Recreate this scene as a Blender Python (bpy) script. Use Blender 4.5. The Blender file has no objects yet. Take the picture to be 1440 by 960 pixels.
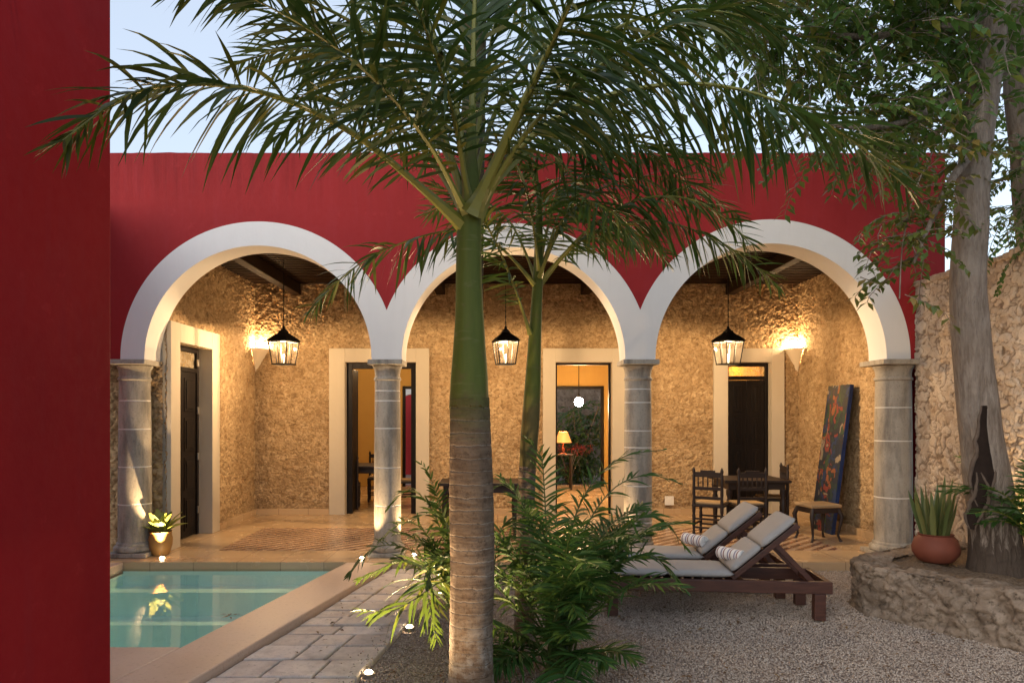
import bpy, math, random
import numpy as np
from mathutils import Vector, Matrix, noise
random.seed(7); np.random.seed(7)
R = math.radians
SC = bpy.context.scene
COL = SC.collection
F, CX, CY, H = 1014.0, 700.0, 582.0, 1.7       # focal length (px of a 1440 wide frame), vanishing point, eye height
def P(px, py, Y):                               # a point at depth Y that the survey of the photograph put at (px, py)
    return Vector(((px-CX)*Y/F, Y, H-(py-CY)*Y/F))
def GX(px, Y): return (px-CX)*Y/F

# ------------------------------------------------------------------ materials
class N:
    def __init__(s, name):
        s.m = bpy.data.materials.new(name); s.m.use_nodes = True
        s.t = s.m.node_tree; s.n = s.t.nodes
        s.b = s.n['Principled BSDF']; s.out = s.n['Material Output']
    def add(s, typ, **kw):
        nd = s.n.new(typ)
        for k, v in kw.items():
            if k.startswith('i_'):
                key = k[2:]
                key = int(key) if key.isdigit() else key.replace('_', ' ')
                s.put(nd, key, v)
            else: setattr(nd, k, v)
        return nd
    def put(s, nd, key, v):
        if hasattr(v, 'is_linked') or isinstance(v, bpy.types.NodeSocket): s.t.links.new(v, nd.inputs[key])
        else: nd.inputs[key].default_value = v
    def set(s, **kw):
        for k, v in kw.items(): s.put(s.b, k.replace('_', ' '), v)
        return s
    def coord(s, which='Object'): return s.add('ShaderNodeTexCoord').outputs[which]
    def noise(s, vec, scale, detail=4, rough=.55, dist=0.0):
        return s.add('ShaderNodeTexNoise', i_Vector=vec, i_Scale=scale, i_Detail=detail, i_Roughness=rough, i_Distortion=dist).outputs[0]
    def voro(s, vec, scale, feature='F1', out='Distance', rnd=1.0):
        return s.add('ShaderNodeTexVoronoi', feature=feature, i_Vector=vec, i_Scale=scale, i_Randomness=rnd).outputs[out]
    def ramp(s, fac, stops, interp='LINEAR'):
        nd = s.add('ShaderNodeValToRGB', i_Fac=fac); cr = nd.color_ramp; cr.interpolation = interp
        while len(cr.elements) < len(stops): cr.elements.new(.5)
        for e, (p, c) in zip(cr.elements, stops):
            e.position = p; e.color = (c, c, c, 1) if isinstance(c, (int, float)) else (*c, 1)
        return nd.outputs[0]
    def mix(s, fac, a, b, blend='MIX'):
        nd = s.add('ShaderNodeMix', data_type='RGBA', blend_type=blend)
        for k, v in ((0, fac), (6, a), (7, b)):
            if isinstance(v, tuple) and len(v) == 3: v = (*v, 1)
            s.put(nd, k, v)
        return nd.outputs[2]
    def math(s, op, a, b=0.0, c=None):
        nd = s.add('ShaderNodeMath', operation=op); s.put(nd, 0, a); s.put(nd, 1, b)
        if c is not None: s.put(nd, 2, c)
        return nd.outputs[0]
    def bump(s, h, strength=.5, dist=.01, normal=None):
        nd = s.add('ShaderNodeBump', i_Height=h, i_Strength=strength, i_Distance=dist)
        if normal is not None: s.put(nd, 'Normal', normal)
        return nd.outputs[0]
    def attr(s, name): return s.add('ShaderNodeAttribute', attribute_name=name)
    def island(s): return s.add('ShaderNodeNewGeometry').outputs['Random Per Island']
    def mapped(s, scale=(1, 1, 1), which='Object'):
        return s.add('ShaderNodeMapping', i_Vector=s.coord(which), i_Scale=scale).outputs[0]

def plaster(name, col, var=.12, rough=.8, stain=(.5, .5, .5), stain_amt=.15, spec=.25, streak=None):
    s = N(name); v = s.coord()
    n1 = s.noise(v, 1.3, 5, .6); n2 = s.noise(v, 14, 5, .7); n3 = s.noise(s.mapped((5, 5, .7)), 1.6, 5, .65)
    lo = tuple(c*(1-var) for c in col); hi = tuple(min(1, c*(1+var)) for c in col)
    c = s.mix(n1, lo, hi)
    c = s.mix(s.math('MULTIPLY', s.ramp(n3, [(.5, 0.0), (.75, 1.0)]), stain_amt), c, stain)
    c = s.mix(s.math('MULTIPLY', s.ramp(n2, [(.5, 0.0), (.75, 1.0)]), .22), c, lo); n4 = s.noise(v, .5, 4, .6); c = s.mix(s.math('MULTIPLY', s.ramp(n4, [(.48, 0.0), (.62, 1.0)]), stain_amt), c, tuple(x*.72 for x in col))
    if streak:                                            # rain streaks running down from the top edge, damp at the foot
        ztop, amt = streak; z = s.add('ShaderNodeSeparateXYZ', i_Vector=v).outputs[2]; ns = s.noise(s.mapped((9, 9, .35)), 1.5, 6, .7)
        zf = s.ramp(s.math('ADD', s.math('SUBTRACT', z, ztop-1.0), s.math('MULTIPLY', n1, .3)), [(.35, 0.0), (1.0, 1.0)])
        c = s.mix(s.math('MULTIPLY', s.math('MULTIPLY', s.ramp(ns, [(.42, 0.0), (.68, 1.0)]), zf), amt), c, tuple(x*.38 for x in col))
        c = s.mix(s.math('MULTIPLY', s.ramp(s.noise(v, 5, 6, .75), [(.60, 0.0), (.66, 1.0)]), amt*.35), c, tuple(min(1, x*1.5+.02) for x in col))
    s.set(Base_Color=c, Roughness=s.ramp(n2, [(.2, rough-.12), (.8, min(1, rough+.1))]), Normal=s.bump(s.math('ADD', n2, s.math('MULTIPLY', n1, 2.0)), .25, .012))
    s.b.inputs['Specular IOR Level'].default_value = spec
    return s.m

def wood(name, c1, c2, scale=(2, 14, 14), rough=.45):
    s = N(name); v = s.mapped(scale); n = s.noise(v, 2.2, 6, .6, .6); n2 = s.noise(s.coord(), 3, 3)
    c = s.mix(s.ramp(n, [(.3, 0.0), (.7, 1.0)]), c1, c2)
    c = s.mix(s.math('MULTIPLY', n2, .35), c, tuple(x*.5 for x in c1))
    s.set(Base_Color=c, Roughness=s.ramp(n, [(.3, rough), (.8, rough+.2)]), Normal=s.bump(n, .25, .004))
    return s.m

def plain(name, col, rough=.5, metal=0.0, spec=.5, nscale=30, var=.15):
    s = N(name); n = s.noise(s.coord(), nscale, 4)
    s.set(Base_Color=s.mix(n, tuple(c*(1-var) for c in col), tuple(min(1, c*(1+var)) for c in col)), Roughness=s.ramp(n, [(.2, max(.02, rough-.08)), (.8, min(1, rough+.1))]), Metallic=metal)
    s.b.inputs['Specular IOR Level'].default_value = spec
    return s.m

def emit(name, col, strength):
    s = N(name); s.set(Base_Color=(*[c*.6 for c in col], 1), Emission_Color=(*col, 1), Emission_Strength=strength); return s.m

def leafmat(name, c1, c2, c3=None, trans=.3, rough=.4, spec=.45):
    s = N(name); r = s.island(); n = s.noise(s.coord(), 5, 3)
    c = s.mix(r, c1, c2)
    if c3: c = s.mix(s.ramp(s.math('FRACT', s.math('MULTIPLY', r, 7.31)), [(.72, 0.0), (.95, 1.0)]), c, c3)
    c = s.mix(s.math('MULTIPLY', n, .5), c, tuple(x*.55 for x in c1))
    s.set(Base_Color=c, Roughness=rough); s.b.inputs['Specular IOR Level'].default_value = spec
    tr = s.add('ShaderNodeBsdfTranslucent', i_Color=s.mix(.28, c, (.22, .30, .04)))
    ms = s.add('ShaderNodeMixShader', i_0=trans, i_1=s.b.outputs[0], i_2=tr.outputs[0])
    s.t.links.new(ms.outputs[0], s.out.inputs[0]); return s.m

def stone_attr(name, cols, mortar, rough=.9, pit=.55, pscale=42, jmix=.85):
    """stone wall: which stone and how deep the joint come with the mesh, grain and pits from noise"""
    s = N(name); v = s.coord(); a = s.attr('stone'); j = s.attr('joint').outputs['Fac']
    n1 = s.noise(v, 7, 6, .7); n2 = s.noise(v, pscale, 5, .75); n3 = s.noise(v, 1.1, 4, .6)
    base = s.ramp(a.outputs['Fac'], [(i/(len(cols)-1), c) for i, c in enumerate(cols)])
    c = s.mix(s.ramp(n1, [(.3, 0.0), (.75, .7)]), base, tuple(x*1.25 for x in cols[-1]))
    c = s.mix(s.math('MULTIPLY', s.ramp(n3, [(.42, 0.0), (.7, 1.0)]), .45), c, cols[0])
    c = s.mix(s.ramp(j, [(.35, 0.0), (.9, jmix)]), c, mortar)
    pits = s.ramp(n2, [(.30, 1.0), (.46, 0.0)])
    c = s.mix(s.math('MULTIPLY', pits, pit), c, tuple(x*.3 for x in cols[0]))
    hgt = s.math('ADD', s.math('MULTIPLY', n2, 1.0), s.math('MULTIPLY', n1, 1.6))
    s.set(Base_Color=c, Roughness=rough, Normal=s.bump(hgt, .9, .022)); s.b.inputs['Specular IOR Level'].default_value = .2
    return s.m

M = {}
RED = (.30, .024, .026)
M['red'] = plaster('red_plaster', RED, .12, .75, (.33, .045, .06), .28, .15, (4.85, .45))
M['red_shaded'] = plaster('shaded_red_plaster', (.25, .010, .014), .12, .78, (.22, .02, .03), .28, .08, (5.2, .5))  # red paint darkened in colour, standing in for shade on the near wall
M['white'] = plaster('white_plaster', (.74, .73, .71), .04, .8, (.55, .52, .48), .12)
M['cream'] = plaster('cream_plaster', (.52, .455, .36), .06, .8, (.42, .35, .26), .2)
M['ochre'] = plaster('ochre_plaster', (.52, .33, .10), .10, .75, (.42, .25, .07), .25)
M['rubble'] = stone_attr('porch_rubble', [(.19, .105, .045), (.38, .245, .12), (.50, .35, .195), (.31, .195, .09), (.56, .41, .245)], (.27, .175, .085), pit=.6, pscale=34)
M['garden_stone'] = stone_attr('garden_wall_stone', [(.36, .25, .165), (.50, .39, .285), (.58, .475, .37), (.45, .335, .235), (.66, .565, .455)], (.20, .14, .095), pit=.5, pscale=38)
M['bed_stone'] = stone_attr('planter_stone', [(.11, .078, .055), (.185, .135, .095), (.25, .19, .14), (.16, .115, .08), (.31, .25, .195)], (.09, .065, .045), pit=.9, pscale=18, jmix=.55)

def column_mat():
    s = N('column_stone'); v = s.coord(); n = s.noise(v, 5, 6, .7); n2 = s.noise(v, 45, 5, .7); st = s.noise(s.mapped((4, 4, .9)), 2, 5, .65)
    c = s.mix(n, (.29, .255, .205), (.44, .395, .325))
    c = s.mix(s.ramp(st, [(.45, 0.0), (.70, .85)]), c, (.13, .115, .095))
    c = s.mix(s.ramp(n2, [(.3, .6), (.45, 0.0)]), c, (.12, .11, .1))
    s.set(Base_Color=c, Roughness=.75, Normal=s.bump(s.math('ADD', n2, n), .5, .01)); return s.m
M['column'] = column_mat()
M['mortar'] = plain('mortar_line', (.66, .63, .58), .85)
M['dark_wood'] = wood('dark_wood', (.012, .006, .0045), (.028, .013, .009))
M['beam_wood'] = wood('beam_wood', (.016, .009, .005), (.04, .022, .012), (14, 2, 14), .55)
M['slat_wood'] = wood('ceiling_wood', (.022, .012, .007), (.055, .03, .017), (2, 14, 14), .55)
M['lounger_wood'] = wood('lounger_wood', (.040, .012, .007), (.095, .030, .016), (2, 16, 16), .4)
M['door_wood'] = wood('door_wood', (.006, .0045, .004), (.014, .009, .007), (14, 14, 2), .4)
M['iron'] = plain('black_iron', (.012, .011, .010), .45, .6)
M['steel'] = plain('spot_rim_steel', (.45, .42, .38), .35, .9)
M['sconce'] = plaster('sconce_plaster', (.66, .56, .42), .04)
M['plate'] = plain('white_plastic', (.75, .72, .66), .4)
M['bulb'] = emit('warm_bulb', (1, .70, .38), 30)
M['spot'] = emit('spot_lens', (1, .78, .5), 14)
M['bulb_soft'] = emit('lantern_bulb', (1, .75, .45), 1.8)
M['bulb_hot'] = emit('room_bulb', (1, .72, .38), 130)
M['shade_lit'] = emit('lit_shade', (1, .36, .09), .45)

def glass_mat(name, tint=(1, 1, 1), rough=.03, op=.12):
    s = N(name); g = s.add('ShaderNodeBsdfGlossy', i_Roughness=rough); t = s.add('ShaderNodeBsdfTransparent', i_Color=(*tint, 1))
    d = s.add('ShaderNodeBsdfTranslucent', i_Color=(.8, .72, .6, 1)); df = s.add('ShaderNodeBsdfDiffuse', i_Color=(.8, .74, .64, 1))
    dd = s.add('ShaderNodeMixShader', i_0=.5, i_1=d.outputs[0], i_2=df.outputs[0])
    n = s.noise(s.coord(), 14, 4)
    m1 = s.add('ShaderNodeMixShader', i_0=s.math('MULTIPLY', s.ramp(n, [(.35, .4), (.7, 1.0)]), op), i_1=t.outputs[0], i_2=dd.outputs[0])
    bk = s.add('ShaderNodeNewGeometry').outputs['Backfacing']; fr = s.add('ShaderNodeFresnel', i_IOR=s.math('MULTIPLY_ADD', bk, 1/1.5-1.5, 1.5))
    m2 = s.add('ShaderNodeMixShader', i_0=fr.outputs[0], i_1=m1.outputs[0], i_2=g.outputs[0])
    s.t.links.new(m2.outputs[0], s.out.inputs[0]); return s.m
M['glass'] = glass_mat('lantern_glass', op=.005)
M['pane_lit'] = glass_mat('fanlight_glass', (1, .85, .5), .05, .45)

def water_mat():
    s = N('pool_water'); v = s.coord(); n = s.noise(v, 2.2, 3, .5); n2 = s.noise(v, 9, 2, .5)
    b = s.bump(s.math('ADD', n, s.math('MULTIPLY', n2, .25)), .12, .02)
    g = s.add('ShaderNodeBsdfGlossy', i_Roughness=.015, i_Normal=b); t = s.add('ShaderNodeBsdfTransparent', i_Color=(.86, .985, .945, 1))
    bk = s.add('ShaderNodeNewGeometry').outputs['Backfacing']; fr = s.add('ShaderNodeFresnel', i_IOR=s.math('MULTIPLY_ADD', bk, 1/1.33-1.33, 1.33), i_Normal=b)
    m = s.add('ShaderNodeMixShader', i_0=fr.outputs[0], i_1=t.outputs[0], i_2=g.outputs[0])
    s.t.links.new(m.outputs[0], s.out.inputs[0]); return s.m
M['water'] = water_mat()
M['pool'] = plaster('pool_finish', (.66, .87, .80), .04, .6, (.56, .8, .74), .25)

def coping_mat():
    s = N('coping_stone'); v = s.coord(); n = s.noise(v, 2.2, 6, .65); n2 = s.noise(v, 30, 4, .7)
    c = s.mix(n, (.44, .30, .22), (.60, .46, .36)); c = s.mix(s.ramp(n2, [(.3, .5), (.45, 0.0)]), c, (.3, .19, .13))
    br = s.add('ShaderNodeTexBrick', i_Vector=s.mapped((1, 1, 1)), i_Scale=1.0)
    s.set(Base_Color=c, Roughness=s.ramp(n, [(.2, .35), (.8, .6)]), Normal=s.bump(n2, .25, .006)); return s.m
M['coping'] = coping_mat()

def floor_mat():
    s = N('porch_floor_tile'); v = s.coord()
    br = s.add('ShaderNodeTexBrick', i_Vector=s.mapped((1, 1, 1)), i_Scale=1.0); br.offset = 0.0
    br.inputs['Brick Width'].default_value = .5; br.inputs['Row Height'].default_value = .5; br.inputs['Mortar Size'].default_value = .006
    br.inputs['Color1'].default_value = (.50, .35, .20, 1); br.inputs['Color2'].default_value = (.56, .41, .25, 1); br.inputs['Mortar'].default_value = (.30, .2, .12, 1)
    n = s.noise(v, 3, 6, .65); c = s.mix(s.math('MULTIPLY', n, .5), br.outputs[0], (.40, .25, .13))
    s.set(Base_Color=c, Roughness=s.ramp(n, [(.3, .16), (.75, .34)]), Normal=s.bump(br.outputs['Fac'], -.2, .004)); return s.m
M['floor'] = floor_mat()

def carpet_mat():
    s = N('patterned_cement_tile'); v = s.add('ShaderNodeMapping', i_Vector=s.coord(), i_Rotation=(0, 0, R(45))).outputs[0]
    sp = s.add('ShaderNodeSeparateXYZ', i_Vector=v)
    a = s.math('FRACT', s.math('MULTIPLY', sp.outputs[0], 7.07)); st = s.math('GREATER_THAN', a, .5)
    n = s.noise(s.coord(), 9, 4)
    c = s.mix(st, (.50, .36, .25), (.17, .075, .045)); c = s.mix(s.math('MULTIPLY', n, .35), c, (.32, .2, .12))
    s.set(Base_Color=c, Roughness=s.ramp(n, [(.3, .16), (.75, .34)])); return s.m
M['carpet'] = carpet_mat()

def paver_mat():
    s = N('limestone_paver'); v = s.coord(); r = s.island(); n = s.noise(v, 6, 6, .7); n2 = s.noise(v, 40, 5, .7); n3 = s.noise(v, 1.7, 4)
    c = s.mix(r, (.56, .475, .40), (.70, .615, .535)); c = s.mix(s.ramp(n, [(.45, 0.0), (.75, .6)]), c, (.28, .21, .18))
    c = s.mix(s.ramp(n2, [(.28, .7), (.42, 0.0)]), c, (.14, .10, .08)); c = s.mix(s.ramp(n3, [(.55, 0.0), (.7, .45)]), c, (.17, .13, .10))
    s.set(Base_Color=c, Roughness=.75, Normal=s.bump(s.math('ADD', n2, n), .5, .01)); return s.m
M['paver'] = paver_mat()

def soil(name, a, b, c3, sc=60):
    s = N(name); v = s.coord(); n = s.noise(v, 2.5, 6, .7); vo = s.voro(v, sc); n2 = s.noise(v, sc*1.5, 4, .8)
    c = s.mix(n, a, b); c = s.mix(s.ramp(n2, [(.35, .8), (.55, 0.0)]), c, c3)
    s.set(Base_Color=c, Roughness=.95, Normal=s.bump(s.math('ADD', vo, n2), .8, .02)); s.b.inputs['Specular IOR Level'].default_value = .15; return s.m
M['ground'] = soil('packed_gravel', (.33, .26, .215), (.43, .35, .30), (.19, .14, .11))
M['earth'] = soil('planter_earth', (.17, .12, .08), (.26, .19, .13), (.06, .04, .025), 35)
def pebble_mat():
    s = N('gravel_pebble'); r = s.island(); n = s.noise(s.coord(), 1.6, 5, .7)
    c = s.ramp(r, [(0, (.20, .15, .11)), (.06, (.35, .28, .22)), (.6, (.44, .365, .30)), (1, (.54, .46, .385))])
    c = s.mix(s.ramp(n, [(.45, 0.0), (.7, .4)]), c, (.30, .235, .20))
    s.set(Base_Color=c, Roughness=.9); s.b.inputs['Specular IOR Level'].default_value = .2; return s.m
M['pebble'] = pebble_mat()
M['dry_leaf'] = leafmat('dry_leaf', (.10, .05, .025), (.20, .11, .05), (.28, .17, .06), .1, .7)

def trunk_palm():
    s = N('palm_bark'); v = s.coord(); sp = s.add('ShaderNodeSeparateXYZ', i_Vector=v)
    n = s.noise(v, 7, 6, .7); n2 = s.noise(s.mapped((3, 3, 22)), 2.0, 5, .65); n3 = s.noise(v, 30, 5, .75)
    z = s.math('ADD', sp.outputs[2], s.math('MULTIPLY', n, .05))
    ring = s.math('FRACT', s.math('MULTIPLY', z, 13.0)); rl = s.ramp(ring, [(0, 1.0), (.10, 0.0), (.93, 0.0), (1, 1.0)])
    c = s.mix(s.ramp(n2, [(.3, 0.0), (.7, 1.0)]), (.10, .062, .038), (.24, .175, .12))
    up = s.ramp(s.math('ADD', sp.outputs[2], s.math('MULTIPLY', n, .5)), [(.55, 0.0), (.95, 1.0)])
    c = s.mix(s.math('MULTIPLY', rl, s.math('MULTIPLY', up, .65)), c, (.42, .36, .29))
    lich = s.math('MULTIPLY', s.ramp(n, [(.45, 0.0), (.62, 1.0)]), s.ramp(up, [(0, 1.0), (1, .12)]))
    c = s.mix(s.math('MULTIPLY', lich, .75), c, (.40, .38, .33))
    c = s.mix(s.ramp(n3, [(.32, .9), (.47, 0.0)]), c, (.05, .032, .02))
    nb = s.noise(v, 1.6, 4, .6); c = s.mix(s.ramp(nb, [(.4, 0.0), (.65, .6)]), c, (.08, .052, .032)); gz = s.ramp(s.math('ADD', s.math('MULTIPLY', sp.outputs[2], .5), s.math('MULTIPLY', s.math('SUBTRACT', n2, .5), .22)), [(.80, 0.0), (.93, .92)]); c = s.mix(gz, c, (.075, .075, .022))
    s.set(Base_Color=c, Roughness=.9, Normal=s.bump(s.math('ADD', n3, s.math('SUBTRACT', n2, s.math('MULTIPLY', rl, .6))), .8, .014))
    s.b.inputs['Specular IOR Level'].default_value = .2; return s.m
M['palm_bark'] = trunk_palm()
M['palm_bark_dark'] = plain('dark_palm_bark', (.06, .052, .03), .9, 0, .2, 9, .5)  # dark mottled bark tone for the palm behind
def shaft_mat():
    s = N('palm_crownshaft'); n = s.noise(s.mapped((6, 6, .8)), 3, 5, .6); n2 = s.noise(s.coord(), 8, 5, .7); n3 = s.noise(s.mapped((3, 3, 16)), 2, 4)
    c = s.mix(n, (.045, .070, .010), (.105, .125, .020)); c = s.mix(s.ramp(n2, [(.55, 0.0), (.75, .7)]), c, (.10, .075, .03))
    c = s.mix(s.ramp(n3, [(.6, 0.0), (.7, .35)]), c, (.16, .15, .07)); spz = s.add('ShaderNodeSeparateXYZ', i_Vector=s.coord()).outputs[2]
    c = s.mix(s.ramp(s.math('ADD', s.math('MULTIPLY', spz, .5), s.math('MULTIPLY', s.math('SUBTRACT', n2, .5), .35)), [(.90, .75), (1.12, 0.0)]), c, (.085, .062, .026))
    s.set(Base_Color=c, Roughness=.6, Normal=s.bump(n, .25, .008)); s.b.inputs['Specular IOR Level'].default_value = .22; return s.m
M['crownshaft'] = shaft_mat()
M['rachis'] = leafmat('palm_rachis', (.17, .19, .03), (.24, .22, .04), None, .1, .4)
M['rachis_dark'] = leafmat('palm_rachis_dark', (.05, .085, .02), (.09, .12, .03), None, .1, .4)
M['palm_leaf'] = leafmat('palm_leaflet', (.014, .044, .010), (.038, .076, .013), (.12, .115, .017), .28, .45, .28)
M['palm_leaf_b'] = leafmat('young_palm_leaflet', (.026, .075, .014), (.062, .115, .019), (.15, .145, .025), .3, .45, .3)
M['areca_leaf'] = leafmat('areca_leaflet', (.028, .085, .02), (.065, .15, .03), (.11, .17, .03), .3, .5, .3)
M['tree_leaf'] = leafmat('tree_leaf', (.045, .115, .028), (.10, .175, .04), (.22, .20, .04), .45, .4)
M['vine_leaf'] = leafmat('yellowing_leaf', (.06, .11, .025), (.15, .16, .035), (.30, .19, .05), .35, .45)
M['snake_leaf'] = leafmat('snake_plant_leaf', (.06, .095, .035), (.13, .16, .05), (.22, .21, .07), .12, .4)
M['croton_leaf'] = leafmat('pale_leaf', (.20, .25, .05), (.42, .42, .10), (.06, .12, .03), .3, .4)
M['flower'] = leafmat('red_flower', (.35, .03, .03), (.5, .08, .06), None, .3, .6)
def bark_tree():
    s = N('tree_bark'); n = s.noise(s.mapped((9, 9, 1.6)), 3, 6, .7, .5); n2 = s.noise(s.coord(), 2.2, 5, .6); n3 = s.noise(s.mapped((20, 20, 5)), 2, 5, .7)
    c = s.mix(s.ramp(n, [(.3, 0.0), (.7, 1.0)]), (.15, .115, .09), (.33, .28, .235)); c = s.mix(s.ramp(n2, [(.5, 0.0), (.7, .6)]), c, (.36, .32, .28))
    c = s.mix(s.ramp(n3, [(.25, .7), (.4, 0.0)]), c, (.07, .05, .04)); zz = s.add('ShaderNodeSeparateXYZ', i_Vector=s.coord()).outputs[2]; ft = s.ramp(s.math('ADD', zz, s.math('MULTIPLY', n, 1.1)), [(.85, .85), (1.55, 0.0)]); c = s.mix(ft, c, (.055, .038, .028)); vd = s.voro(s.mapped((14, 14, 5)), 1.0, 'DISTANCE_TO_EDGE'); c = s.mix(s.math('MULTIPLY', s.ramp(vd, [(.02, .4), (.09, 0.0)]), ft), c, (.04, .03, .02))
    s.set(Base_Color=c, Roughness=.9, Normal=s.bump(s.math('ADD', n, n3), 1.0, .035)); s.b.inputs['Specular IOR Level'].default_value = .2; return s.m
M['bark'] = bark_tree()
M['hollow'] = plain('rotten_wood', (.022, .015, .012), .95, 0, .1, 14, .6)
M['rot_edge'] = plain('rotten_bark_edge', (.10, .075, .058), .95, 0, .15, 22, .6)
M['terracotta'] = plain('terracotta', (.15, .042, .024), .7, 0, .3, 9, .35)
M['yellow_pot'] = plain('ochre_pot', (.30, .165, .05), .5, 0, .4, 9, .25)
def fabric_mat(name, col):
    s = N(name); v = s.coord(); n = s.noise(v, 160, 3, .7); n2 = s.noise(v, 5, 4)
    s.set(Base_Color=s.mix(n2, tuple(c*.88 for c in col), col), Roughness=.95, Normal=s.bump(s.math('ADD', s.math('MULTIPLY', n, .25), n2), .4, .012)); s.b.inputs['Specular IOR Level'].default_value = .1
    return s.m
M['cushion'] = fabric_mat('grey_canvas', (.36, .345, .335))
M['piping'] = fabric_mat('cushion_piping', (.30, .29, .29))
M['seat_cloth'] = fabric_mat('cream_cloth', (.36, .25, .14))
def towel_mat():
    s = N('striped_towel'); sp = s.add('ShaderNodeSeparateXYZ', i_Vector=s.coord())
    a = s.math('FRACT', s.math('MULTIPLY', sp.outputs[1], 13.0)); st = s.ramp(a, [(.0, (.80, .78, .75)), (.45, (.80, .78, .75)), (.5, (.30, .14, .13)), (.62, (.30, .14, .13)), (.66, (.80, .78, .75)), (.8, (.80, .78, .75)), (.83, (.25, .22, .32)), (.95, (.25, .22, .32))])
    n = s.noise(s.coord(), 90, 3); s.set(Base_Color=st, Roughness=1.0, Normal=s.bump(n, .6, .006)); return s.m
M['towel'] = towel_mat()
def canvas_mat():
    s = N('painted_canvas'); v = s.mapped((1, 1, .8)); w = s.noise(v, 3, 2)
    vd = s.add('ShaderNodeVectorMath', operation='ADD', i_0=v, i_1=s.add('ShaderNodeTexNoise', i_Vector=v, i_Scale=3.0).outputs[1]).outputs[0]
    vc = s.add('ShaderNodeTexVoronoi', i_Vector=vd, i_Scale=9.0); rr = s.add('ShaderNodeSeparateColor', i_Color=vc.outputs['Color']).outputs[0]
    pal = s.ramp(rr, [(0, (.02, .03, .06)), (.22, (.03, .06, .05)), (.36, (.32, .05, .03)), (.50, (.04, .10, .04)), (.60, (.40, .33, .25)), (.70, (.02, .05, .16)), (.82, (.38, .12, .04)), (.92, (.03, .03, .04))], 'CONSTANT')
    ed = s.voro(vd, 9.0, 'DISTANCE_TO_EDGE'); c = s.mix(s.ramp(ed, [(.02, 1.0), (.07, 0.0)]), s.mix(.5, pal, (.01, .012, .02)), (.01, .014, .02))
    s.set(Base_Color=c, Roughness=.6); return s.m
M['canvas'] = canvas_mat()
M['canvas_side'] = plain('blue_canvas_edge', (.012, .03, .11), .6, 0, .3, 8, .5)

for k_, v_ in (('beam_wood', .06), ('slat_wood', .08), ('door_wood', .2)): M[k_].node_tree.nodes['Principled BSDF'].inputs['Specular IOR Level'].default_value = v_

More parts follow.
